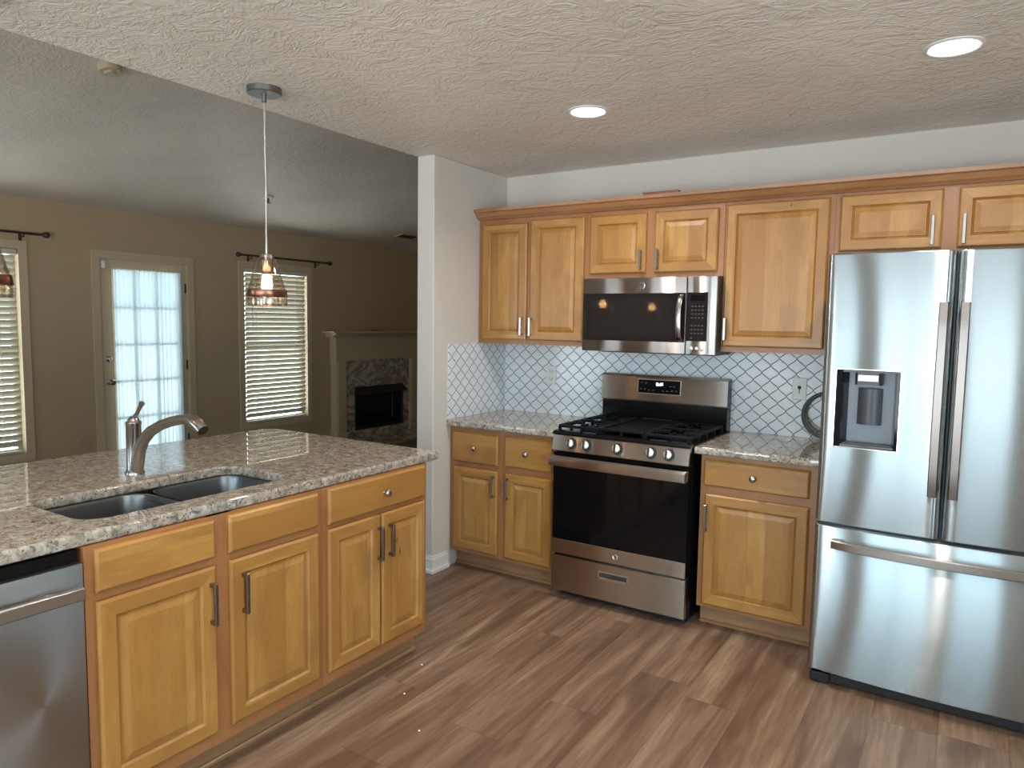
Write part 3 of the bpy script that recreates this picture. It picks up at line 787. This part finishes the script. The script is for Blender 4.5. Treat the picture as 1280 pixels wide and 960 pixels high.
# ---- island cabinets (fronts face +x)
fi = Fr('y', .636)
c = thing('island_cabinet', (.33, -1.905, 0), 'maple island cabinet with one drawer over two narrow doors, at the end near the corner', 'base cabinet')
cab_box(fi, -2.212, -1.600, .105, .876, .590, c, [(-2.212, -2.175), (-1.645, -1.600)], [(.105, .165), (.705, .755), (.862, .876)])
kick(fi, -2.212, -1.600, c)
cab_drawer(fi, -2.190, -1.626, .735, .872, c, -1.888)
cab_door(fi, -2.192, -1.910, .155, .716, c, (-1.926, .530, .668))
d = cab_door(fi, -1.902, -1.626, .155, .716, c, (-1.862, .530, .668))
m = MB(); P = fi.P
for (u, z, s) in ((-1.795, .53, .02), (-1.815, .585, .012)):
    m.loft([[P(u - .0035, .0197, z), P(u, .0197, z - s), P(u + .0035, .0197, z), P(u + .001, .0197, z + s)], [P(u - .0035, .0203, z), P(u, .0203, z - s), P(u + .0035, .0203, z), P(u + .001, .0203, z + s)]])
m.build('knot', m_knot, d)
c = thing('island_cabinet', (.33, -2.63, 0), 'maple sink cabinet with two false drawer fronts over two wide doors', 'base cabinet')
cab_box(fi, -3.048, -2.213, .105, .876, .590, c, [(-3.048, -3.010), (-2.690, -2.600), (-2.255, -2.213)], [(.105, .165), (.705, .755)], True)
m = MB(); fi.box(m, -3.01, -2.255, -.02, -.0005, .862, .876); m.build('face_frame_rail', m_frameh, c)
kick(fi, -3.068, -2.213, c)
cab_drawer(fi, -3.045, -2.672, .742, .866, c, False, 'false_drawer_front'); cab_drawer(fi, -2.620, -2.240, .742, .868, c, False, 'false_drawer_front')
cab_door(fi, -3.045, -2.672, .155, .716, c, (-2.694, .530, .668)); cab_door(fi, -2.620, -2.240, .155, .716, c, (-2.575, .530, .668))
m = MB(); fi.box(m, -3.068, -3.0485, -.59, 0, .0, .876); m.build('filler_panel', m_frame, c)
m = MB(); m.box(.010, .040, -4.60, -1.600, 0, .876); tag(m.build('island_back_panel', m_wood), 'plain wood back panel of the island facing the living room', 'panel')
c = thing('island_cabinet', (.33, -4.1, 0), 'maple island cabinet beyond the dishwasher, outside the left picture edge', 'base cabinet')
cab_box(fi, -4.60, -3.69, .105, .876, .590, c, [(-4.60, -4.56), (-3.73, -3.69)], [(.105, .165), (.862, .876)])
kick(fi, -4.60, -3.69, c); cab_door(fi, -4.585, -4.15, .155, .866, c); cab_door(fi, -4.14, -3.705, .155, .866, c)

# ---- island countertop with sink cut-out
SY0, SY1, SXa, SXb = -3.000, -2.248, .150, .520
out = [(.630, -4.62), (.630, -1.515), (.626, -1.502), (.612, -1.496), (.60, -1.495)]
R_ = .09
out += [(-.541 + R_ - R_ * sin(a), -1.495 - R_ + R_ * cos(a)) for a in [pi / 2 * k / 10 for k in range(11)]]
out += [(-.541, -4.62)]
hole = rrect((SXa + SXb) / 2, (SY0 + SY1) / 2, (SXb - SXa) / 2, (SY1 - SY0) / 2, .075, 8)
slab_curve('island_countertop', out, [hole], .877, .9145, .009, m_gran, 'long speckled granite island countertop around the sink', 'countertop')

# ---- sink
sk = thing('kitchen_sink', ((SXa + SXb) / 2, -2.6, .66), 'undermount stainless double-bowl sink set into the island countertop', 'sink')
YD = -2.615
def bowl(ya, yb, name):
    cx, cy, hx, hy = (SXa + SXb) / 2, (ya + yb) / 2, (SXb - SXa) / 2 + .004, (yb - ya) / 2
    m = MB(); loops = []
    for (ins, z, r) in ((-.006, .876, .08), (0, .874, .078), (.004, .862, .075), (.010, .74, .07), (.018, .705, .065), (.040, .690, .055), (.10, .684, .04)):
        loops.append([(x, y, z) for x, y in rrect(cx, cy, hx - ins, hy - ins, r, 7)])
    m.loft(loops, 0, False, True); o = m.build(name, m_sink, sk, 50)
    m = MB(); m.lathe([(.045, 0), (.045, .003), (.036, .004), (.030, .001)], (cx - .05, cy, .684), n=24); m.build('drain', m_nickel, o, 40)
bowl(SY0 - .002, YD - .014, 'basin'); bowl(YD + .014, SY1 + .002, 'basin')
m = MB(); m.box(SXa - .002, SXb + .002, YD - .020, YD + .020, .852, .862, 0, .004); m.build('divider', m_sink, sk, 40)
m = MB()
o1 = rrect((SXa + SXb) / 2, (SY0 + SY1) / 2, (SXb - SXa) / 2 + .012, (SY1 - SY0) / 2 + .012, .09, 8); o2 = rrect((SXa + SXb) / 2, (SY0 + SY1) / 2, (SXb - SXa) / 2 + .004, (SY1 - SY0) / 2 + .004, .078, 8)
m.loft([[(x, y, .8768) for x, y in o1], [(x, y, .8768) for x, y in o2], [(x, y, .873) for x, y in o2], [(x, y, .873) for x, y in o1]], 0, False, False); m.build('rim', m_sink, sk)

# ---- faucet
fx, fy = .008, -2.563
fc = thing('kitchen_faucet', (fx, fy, .9145), 'brushed nickel pull-out faucet with lever handle behind the island sink', 'faucet')
m = MB(); m.lathe([(.034, .9145), (.034, .920), (.030, .927), (.027, .935), (.0265, 1.10), (.028, 1.102), (.028, 1.112), (.024, 1.116)], (fx, fy, 0), n=28); m.build('body', m_nickel, fc, 40)
m = MB()
m.tube([(fx + .010, fy, .925), (fx + .022, fy, .965), (fx + .036, fy, 1.01), (fx + .064, fy, 1.050), (fx + .115, fy, 1.088), (fx + .18, fy, 1.116), (fx + .24, fy, 1.134), (fx + .30, fy, 1.147), (fx + .34, fy, 1.151)],
       [.024, .024, .023, .022, .020, .0185, .018, .018, .018], n=20); m.build('spout', m_nickel, fc, 60)
m = MB(); m.tube([(fx + .335, fy, 1.1512), (fx + .345, fy, 1.151), (fx + .38, fy, 1.147), (fx + .412, fy, 1.134), (fx + .432, fy, 1.120)], [.0195, .021, .0235, .023, .020], n=20); m.build('spray_head', m_nickel, fc, 60)
m = MB(); m.lathe([(.022, 1.112), (.019, 1.124), (.010, 1.134)], (fx, fy, 0), n=24); m.tube([(fx + .002, fy, 1.125), (fx + .028, fy, 1.148), (fx + .052, fy, 1.176), (fx + .062, fy, 1.188)], [.009, .007, .008, .011], n=12); m.build('lever', m_nickel, fc, 50)

# ---- dishwasher
dy0, dy1 = -3.684, -3.076
dw = thing('dishwasher', (.33, (dy0 + dy1) / 2, 0), 'stainless dishwasher with bar handle under the island countertop at the left', 'dishwasher')
m = MB(); m.box(.05, .61, dy0 + .004, dy1 - .004, .10, .862); m.build('tub', m_blackm, dw)
m = MB(); m.box(.60, .628, dy0 + .004, dy1 - .004, .842, .872); m.build('control_edge', m_bglass, dw)
m = MB(); m.box(.615, .655, dy0 + .003, dy1 - .003, .125, .840, 0, .004, 2); dd = m.build('door', m_dw, dw, 40)
m = MB(); fd = Fr('y', .655)
fd.box(m, dy0 + .03, dy1 - .020, .030, .046, .752, .788, 0, .004); 
for u in (dy0 + .09, dy1 - .09): m.tube([fd.P(u, 0, .772), fd.P(u, .034, .772)], .008, n=10)
m.build('handle', m_steel, dd, 40)
m = MB(); m.box(.52, .545, dy0, dy1, 0, .12); m.build('toe_panel', m_blackm, dw)

# ------------------------------------------------------------------ gas range
rg = thing('gas_range', (1.15, -.35, 0), 'stainless and black gas range with five knobs between the two wall counters', 'range')
X0, X1 = .770, 1.530
m = MB(); m.box(X0, X1, -.640, -.03, .045, .895, 0, .003); m.build('body', m_black, rg)
m = MB(); m.box(X0 + .02, X1 - .02, -.60, -.06, .0, .05); m.build('base', m_blackm, rg)
# drawer
m = MB(); hx0, hx1, hz0, hz1 = 1.060, 1.222, .163, .200
for (a, b, c, d) in ((X0 + .003, hx0, .050, .243), (hx1, X1 - .003, .050, .243), (hx0, hx1, .050, hz0), (hx0, hx1, hz1, .243)): m.box(a, b, -.685, -.645, c, d)
dr = m.build('drawer', m_warmsteel, rg)
m = MB(); m.box(hx0, hx1, -.668, -.645, hz0, hz1); m.build('drawer_recess', m_side, dr)
m = MB()
for (a, b, c, d) in ((hx0 - .004, hx0 + .003, hz0, hz1), (hx1 - .003, hx1 + .004, hz0, hz1), (hx0 - .004, hx1 + .004, hz0 - .004, hz0 + .010), (hx0 - .004, hx1 + .004, hz1 - .004, hz1 + .004)): m.box(a, b, -.688, -.667, c, d, 0, .001)
m.build('recess_trim', m_chrome, dr)
# door
m = MB(); m.box(X0 + .003, X1 - .003, -.680, -.645, .257, .812, 0, .003); od = m.build('oven_door', m_black, rg)
m = MB(); m.box(X0 + .003, X1 - .003, -.686, -.679, .337, .812, 0, .002); m.build('door_glass', m_bglass, od)
m = MB(); m.box(X0 + .003, X1 - .003, -.687, -.679, .257, .335, 0, .002); m.build('lower_trim', m_warmsteel, od)
m = MB(); m.lathe([(.016, 0), (.016, .0012), (.013, .002), (.012, .0012)], (1.150, -.687, .296), (0, -1, 0), n=24); m.build('badge', m_steel, od, 40)
m = MB(); m.prism([(-.722, .742), (-.742, .748), (-.746, .770), (-.742, .790), (-.726, .800), (-.718, .796), (-.728, .770)], 'x', X0 + .004, X1 - .004)
m.box(X0 + .004, X0 + .022, -.735, -.684, .744, .796, 0, .003); m.box(X1 - .022, X1 - .004, -.735, -.684, .744, .796, 0, .003)
m.build('door_handle', m_warmsteel, od, 30)
# control panel and knobs
m = MB(); m.prism([(-.64, .822), (-.700, .822), (-.702, .826), (-.683, .905), (-.678, .907), (-.64, .907)], 'x', X0 + .001, X1 - .001); cp = m.build('control_panel', m_warmsteel, rg)
for kx in (.886, .976, 1.152, 1.334, 1.427):
    n_ = Vector((0, -.972, .234)); c_ = Vector((kx, -.6925, .866))
    m = MB(); m.lathe([(.029, 0), (.029, .003), (.025, .004)], c_, n_, n=28); m.lathe([(.022, .004), (.022, .012), (.0215, .022), (.019, .026)], c_, n_, n=28); kn = m.build('knob', m_blackm, cp, 40)
    m = MB(); m.lathe([(.0215, .0225), (.0205, .030), (.018, .032), (.002, .033)], c_, n_, n=28)
    ax = Vector((0, .234, .972)); 
    m.build('knob_cap', m_knobwhite, kn, 40)
    m = MB(); q = c_ + n_ * .034
    m.box(q.x - .0065, q.x + .0005, q.y - .007, q.y + .006, q.z - .020, q.z + .020, 0, .002); m.build('knob_grip', m_blackm, kn)
# cooktop
m = MB(); m.prism([(-.688, .908), (-.692, .915), (-.680, .926), (-.655, .930), (-.64, .918), (-.10, .918), (-.10, .896), (-.60, .896), (-.64, .906)], 'x', X0 - .002, X1 + .002); m.build('cooktop', m_black, rg)
for (bx, by, r) in ((.905, -.50, .045), (.905, -.23, .038), (1.395, -.50, .050), (1.395, -.23, .038), (1.15, -.365, .045)):
    m = MB(); m.lathe([(r + .012, .918), (r + .010, .926), (r, .928), (r, .936), (r - .006, .940)], (bx, by, 0), n=28); m.build('burner', m_iron, rg, 40)
def grate(xa, xb):
    m = MB(); ya, yb = -.648, -.115; t = .006; zt = .958
    for y in (ya, (ya + yb) / 2, yb): m.box(xa, xb, y - t, y + t, zt - .016, zt, 0, .002)
    for x in (xa + t, xb - t): m.box(x - t, x + t, ya, yb, zt - .016, zt, 0, .002)
    for y in (ya + .002, ya + .135, (ya + yb) / 2, yb - .135, yb - .002):
        for x in (xa + t, xb - t): m.box(x - .007, x + .007, y - .007, y + .007, .918, zt - .01)
    cx = (xa + xb) / 2
    for yc in (-.50, -.23):
        for (dx, dy) in ((1, 0), (-1, 0), (0, 1), (0, -1)):
            if dx: m.box(min(cx + dx * .035, xb if dx > 0 else xa), max(cx + dx * .035, xb if dx > 0 else xa), yc - .005, yc + .005, zt - .014, zt + .001, 0, .002)
            else: m.box(cx - .005, cx + .005, min(yc + dy * .035, yc + dy * .125), max(yc + dy * .035, yc + dy * .125), zt - .014, zt + .001, 0, .002)
        for k in range(-2, 3):
            if k: m.box(xa, xa + .045, yc + k * .042 - .0045, yc + k * .042 + .0045, zt - .012, zt + .001); m.box(xb - .045, xb, yc + k * .042 - .0045, yc + k * .042 + .0045, zt - .012, zt + .001)
    return m.build('grate', m_iron, rg)
grate(.783, 1.020); grate(1.280, 1.517)
m = MB(); m.box(1.024, 1.276, -.648, -.115, .944, .950, 0, .002)
for (a, b, c, d) in ((1.024, 1.036, -.648, -.115), (1.264, 1.276, -.648, -.115), (1.036, 1.264, -.648, -.636), (1.036, 1.264, -.127, -.115)): m.box(a, b, c, d, .944, .960, 0, .002)
for a in (1.03, 1.27):
    for b in (-.642, -.38, -.121): m.box(a - .006, a + .006, b - .006, b + .006, .918, .945)
m.box(1.145, 1.157, -.654, -.636, .918, .958, 0, .002)
m.build('griddle', m_iron, rg)
m = MB(); m.box(1.06, 1.24, -.150, -.142, .9605, .963, 0, .001); m.build('griddle_edge', m_side, rg)
# backguard
m = MB(); m.box(X0 + .002, X1, -.085, -.010, .896, 1.200, 0, .003); bg = m.build('backguard', m_black, rg)
m = MB(); m.prism([(-.084, 1.052), (-.099, 1.054), (-.101, 1.060), (-.094, 1.198), (-.088, 1.207), (-.012, 1.207), (-.012, 1.1995), (-.084, 1.1995)], 'x', X0 + .001, X1 + .001); m.build('control_fascia', m_warmsteel, bg)
yf = lambda z: -.101 + (z - 1.06) * .0507
def onf(m, x0, x1, z0, z1, d, mi=0):
    m.prism([(yf(z0) - d, z0), (yf(z1) - d, z1), (yf(z1) + .004, z1), (yf(z0) + .004, z0)], 'x', x0, x1)
m = MB(); onf(m, 1.003, 1.267, 1.100, 1.187, .0015); m.build('display_bezel', m_chrome, bg)
m = MB(); onf(m, 1.008, 1.262, 1.105, 1.182, .0030); dp = m.build('display', m_bglass, bg)
def text(s, size, loc, rot, mat, name, parent, bold=.0):
    cu = bpy.data.curves.new(name, 'FONT'); cu.body = s; cu.size = size; cu.extrude = .0003; cu.align_x = 'CENTER'; cu.align_y = 'CENTER'; cu.offset = bold
    tmp = bpy.data.objects.new('tmp', cu); COL.objects.link(tmp); bpy.context.view_layer.update()
    me = bpy.data.meshes.new_from_object(tmp.evaluated_get(bpy.context.evaluated_depsgraph_get())); bpy.data.objects.remove(tmp)
    me.materials.clear(); me.materials.append(mat); me.name = name
    o = bpy.data.objects.new(name, me); COL.objects.link(o); place(o, loc, parent); o.rotation_euler = rot; return o
text('0:46', .026, (1.140, yf(1.158) - .0036, 1.158), (pi / 2, 0, 0), m_clock, 'clock_digits', dp, .0006)
m = MB()
for (x, z) in [(1.03, 1.165), (1.055, 1.163), (1.025, 1.128), (1.05, 1.128), (1.075, 1.122), (1.10, 1.122), (1.16, 1.122), (1.185, 1.123), (1.205, 1.15), (1.225, 1.15), (1.215, 1.125), (1.240, 1.125)]:
    onf(m, x - .006, x + .006, z - .0025, z + .0025, .0034)
m.build('touch_marks', m_dim, dp)

# ------------------------------------------------------------------ microwave
mw = thing('microwave', (1.165, -.2, 1.353), 'stainless over-the-range microwave with dark window under the short wall cabinet', 'microwave')
A0, A1, ZB, ZT = .785, 1.546, 1.353, 1.7555
m = MB(); m.box(A0 + .003, A1 - .001, -.372, -.007, ZB + .010, 1.757, 0, .002); m.box(A0 + .10, A1 - .02, -.36, -.05, ZB - .006, ZB + .011); m.build('housing', m_side, mw)
m = MB(); m.box(A0 + .003, A1 - .003, -.386, -.372, ZB + .006, ZT - .002); m.build('door_gasket', m_blackm, mw)
m = MB(); m.box(A0, 1.386, -.404, -.386, ZB, ZT, 0, .004, 2); md = m.build('door', m_mwsteel, mw, 40)
m = MB(); m.box(.789, 1.383, -.4055, -.403, 1.414, 1.672, 0, .001); m.build('door_window', m_mwglass, md)
m = MB(); m.box(.835, 1.325, -.4060, -.4050, 1.440, 1.640); m.build('window_screen', plain('screen_mesh', (.020, .016, .015, 1), .04, spec=.3), md)
m = MB()
hp = [(1.362, -.404, 1.660), (1.362, -.425, 1.652), (1.361, -.440, 1.630), (1.360, -.447, 1.585), (1.360, -.450, 1.54), (1.360, -.447, 1.495), (1.361, -.440, 1.450), (1.362, -.425, 1.428), (1.362, -.404, 1.420)]
loops = []
for i, p in enumerate(hp):
    d = (Vector(hp[min(i + 1, 8)]) - Vector(hp[max(i - 1, 0)])).normalized(); nn = d.cross(Vector((1, 0, 0))).normalized()
    loops.append([Vector(p) + Vector((sx * .013, 0, 0)) + nn * sy * .005 for sx, sy in ((1, .4), (.7, 1), (-.7, 1), (-1, .4), (-1, -1), (1, -1))])
m.loft(loops); m.build('handle', m_nickel, md, 40)
m = MB(); m.lathe([(.0165, 0), (.0165, .0015), (.0130, .0022), (.0130, .001), (.001, .001)], (1.139, -.404, 1.712), (0, -1, 0), n=32); bd = m.build('badge', m_steel, md, 40)
m = MB(); m.lathe([(.0125, 0), (.0125, .0018)], (1.139, -.404, 1.712), (0, -1, 0), n=32); m.build('badge_face', m_side, bd, 40)
text('ge', .018, (1.139, -.4062, 1.7125), (pi / 2, 0, 0), m_chrome, 'badge_monogram', bd)
m = MB(); m.box(1.388, A1, -.404, -.386, ZB, ZT, 0, .004, 2); mc = m.build('control_panel', m_steel, mw, 40)  # paler steel than the door, its brighter reflection put into the colour
m = MB(); m.box(1.3905, 1.500, -.4055, -.403, 1.422, 1.674, 0, .001); mk = m.build('keypad', m_mwglass, mc)
m = MB(); m.box(1.412, 1.486, -.4062, -.4052, 1.628, 1.660); m.build('keypad_display', m_bglass, mk)
m = MB()
for r in range(8):
    for c_ in range(4):
        if r == 4: continue
        x = 1.414 + c_ * .0185; z = 1.600 - r * .020; m.box(x, x + .011, -.4062, -.4054, z, z + .005)
m.box(1.414, 1.424, -.4062, -.4054, 1.434, 1.442); m.build('key_marks', m_dim, mk)
for x in (1.420, 1.448, 1.475):
    m = MB(); m.lathe([(.0085, 0), (.0085, .004), (.006, .006)], (x, -.404, 1.383), (0, -1, 0), n=20); m.build('button', m_knobwhite, mc, 40)

# ------------------------------------------------------------------ refrigerator
RX0, RX1 = 2.139, 3.049; RC = (RX0 + RX1) / 2
fg = thing('refrigerator', (RC, -.45, 0), 'stainless french-door refrigerator with water dispenser, at the right end of the cabinets', 'refrigerator')
m = MB(); m.box(RX0 + .004, RX1 - .004, -.800, -.09, .045, 1.788, 0, .004); m.build('cabinet_body', m_side, fg)
m = MB(); m.box(RX0 + .02, RX1 - .02, -.86, -.06, .012, .046); m.box(RX0 + .01, RX0 + .09, -.872, -.80, .005, .046, 0, .006); m.box(RX1 - .09, RX1 - .01, -.872, -.80, .005, .046, 0, .006)
m.build('base_grille', m_blackm, fg)
for x in (RX0 + .05, RX1 - .05):
    m = MB(); m.lathe([(.022, 0), (.022, .016), (.012, .018), (.012, .03)], (x, -.835, 0), n=16); m.build('foot', m_blackm, fg, 40)
def front_y(x):
    t = (x - RC) / ((RX1 - RX0) / 2); return -.878 - .026 * (1 - t * t)
def bowed(xa, xb, z0, z1, rl, rr, hole=None, back=-.806, crown=.0):
    """door shell with convex front; rl/rr are the rounded side radii"""
    xs = []
    for k in range(9): a = pi / 2 * k / 8; xs.append((xa + rl - rl * cos(a), rl - rl * sin(a)))
    br = sorted(set([xa + rl, xb - rr] + ([hole[0], hole[1]] if hole else [])))
    for p, q in zip(br, br[1:]):
        n = max(2, int((q - p) / .02))
        for k in range(1, n + 1): xs.append((p + (q - p) * k / n, 0.))
    for k in range(1, 9): a = pi / 2 * k / 8; xs.append((xb - rr + rr * sin(a), rr - rr * cos(a)))
    zs = [(z0, .006), (z0 + .002, .002), (z0 + .006, 0)] + ([(hole[2], 0), (hole[3], 0)] if hole else []) + [(z1 - .006, 0), (z1 - .002, .002), (z1, .006)]
    m = MB(); b = m.b; g = []
    for z, dz in zs: g.append([b.verts.new((x, front_y(x) + dy + dz, z)) for x, dy in xs])
    for i in range(len(zs) - 1):
        for j in range(len(xs) - 1):
            if hole and hole[2] <= zs[i][0] < hole[3] - 1e-6 and hole[0] - 1e-6 <= xs[j][0] < hole[1] - 1e-6 and xs[j][1] == 0: continue
            b.faces.new([g[i][j], g[i][j + 1], g[i + 1][j + 1], g[i + 1][j]])
    L = [b.verts.new((xa, back, z)) for z, _ in zs]; Rr = [b.verts.new((xb, back, z)) for z, _ in zs]
    for i in range(len(zs) - 1):
        b.faces.new([L[i], g[i][0], g[i + 1][0], L[i + 1]]); b.faces.new([g[i][-1], Rr[i], Rr[i + 1], g[i + 1][-1]])
    b.faces.new([L[0], Rr[0]] + list(reversed(g[0]))); b.faces.new([Rr[-1], L[-1]] + g[-1])
    b.faces.new([L[0]] + L[1:] + list(reversed(Rr)))
    return m
ZD = .700
DX0, DX1, DZ0, DZ1 = 2.194, 2.427, 1.024, 1.338
seam = 2.590
ld = bowed(RX0, seam - .003, ZD, 1.800, .022, .030, (DX0, DX1, DZ0, DZ1)).build('door', m_fridge, fg, 30)
rd = bowed(seam + .003, RX1, ZD, 1.800, .030, .022).build('door', m_fridge, fg, 30)
fz = bowed(RX0, RX1, .060, .686, .022, .022).build('freezer_drawer', m_fridge, fg, 30)
m = MB(); m.box(RX0 + .01, RX1 - .01, -.858, -.80, .684, .702); m.box(seam - .004, seam + .004, -.868, -.80, .70, 1.79); m.build('gasket', m_blackm, fg)
for x in (RX0 + .05, RX1 - .05):
    m = MB(); m.box(x - .035, x + .035, -.86, -.74, 1.788, 1.806, 0, .004); m.build('hinge_cover', m_side, fg)
# dispenser
m = MB(); yb_ = -.815; f0, f1 = front_y(DX0), front_y(DX1)
t = .0
b = m.b
def quad(*p): b.faces.new([b.verts.new(q) for q in p])
m.box(DX0, DX1, yb_ - .002, yb_, DZ0, DZ1)
m.build('dispenser_back', m_mgrey, ld)
m = MB()
fr = front_y(RC) ; 
m.prism([(DX0, f0 - .002), (DX0 + .024, front_y(DX0 + .024) - .001), (DX0 + .040, yb_ - .002), (DX0, yb_ - .002)], 'z', DZ0, DZ1)
m.prism([(DX1, f1 - .002), (DX1 - .012, front_y(DX1 - .012) - .001), (DX1 - .026, yb_ - .002), (DX1, yb_ - .002)], 'z', DZ0, DZ1)
m.box(DX0, DX1, front_y(DX0) , yb_ - .002, DZ1 - .010, DZ1); m.box(DX0, DX1, front_y(DX0), yb_ - .002, DZ0, DZ0 + .010)
m.build('dispenser_surround', m_bglass, ld)
m = MB()
for (a, b_, c, d) in ((DX0 - .004, DX0, DZ0 - .004, DZ1 + .004), (DX1, DX1 + .004, DZ0 - .004, DZ1 + .004)): m.box(a, b_, front_y(a) - .0025, front_y(a) + .004, c, d)
for c in (DZ0 - .004, DZ1):
    m.prism([(DX0, f0 - .0025), (DX1, f1 - .0025), (DX1, f1 + .004), (DX0, f0 + .004)], 'z', c, c + .004)
m.build('dispenser_trim', m_chrome, ld)
m = MB(); m.prism([(2.262, -.872), (2.272, -.884), (2.350, -.884), (2.360, -.872), (2.360, yb_ - .002), (2.262, yb_ - .002)], 'z', DZ1 - .060, DZ1 - .010); m.build('nozzle_block', m_dgrey, ld)
m = MB(); m.box(2.272, 2.350, -.887, -.883, DZ1 - .046, DZ1 - .018, 0, .002); m.build('nozzle_plate', m_steel, ld)
m = MB(); lp = []
for z in (1.115, 1.262):
    lp.append([(2.272 + .088 * k / 12, -.838 - .018 * sin(pi * (k / 12)) * (.4 if k in (0, 12) else 1), z) for k in range(13)] + [(2.360, yb_ - .002, z), (2.272, yb_ - .002, z)])
m.loft(lp); m.build('paddle', m_dgrey, ld, 40)
m = MB(); m.box(DX0 + .03, DX1 - .02, -.868, yb_ - .002, DZ0 + .010, DZ0 + .014); m.build('drip_tray', m_dgrey, ld)
# handles
def vhandle(xc, parent):
    m = MB(); fy = front_y(xc); z0, z1 = .872, 1.606
    n = 14; loops = []
    for k in range(n + 1):
        t = k / n; z = z0 + (z1 - z0) * t; d = .050 + .008 * (1 - (2 * t - 1) ** 2)
        if k in (0, n): d = .044
        loops.append([(xc + sx * .0155, fy - d + sy * .006, z) for sx, sy in ((1, 1), (1, -.4), (.8, -1), (-.8, -1), (-1, -.4), (-1, 1))])
    m.loft(loops)
    for (z, s) in ((z0 + .004, 1), (z1 - .004, -1)):
        m.box(xc - .012, xc + .012, fy - .046, fy + .006, min(z, z + s * .05), max(z, z + s * .05), 0, .004)
    m.build('handle', m_handle, parent, 40)
vhandle(2.556, ld); vhandle(2.624, rd)
m = MB(); loops = []; xa, xb = 2.212, 2.976
for k in range(25):
    t = k / 24; x = xa + (xb - xa) * t; d = .030 + .042 * (1 - (2 * t - 1) ** 2) ** .8; z = .622
    loops.append([(x, front_y(RC) + .014 - d + sy * .007, z + sz * .018) for sy, sz in ((1, 1), (-.4, 1), (-1, .75), (-1, -.75), (-.4, -1), (1, -1))])
m.loft(loops)
m.box(xa, xa + .045, front_y(xa) - .032, front_y(xa) + .008, .605, .639, 0, .004); m.box(xb - .045, xb, front_y(xb) - .032, front_y(xb) + .008, .605, .639, 0, .004)
m.build('handle', m_nickel, fz, 40)

# specks of debris on the floor
for (x, y) in ((.80, -1.93), (.70, -1.70), (1.02, -2.10)):
    m = MB(); m.lathe([(.002, 0), (.005, .002), (.003, .005)], (x, y, .0), n=7); o = m.build('crumb', m_white)
    tag(o, 'tiny white crumb on the plank floor beside the island', 'crumb', 'crumbs on the floor')
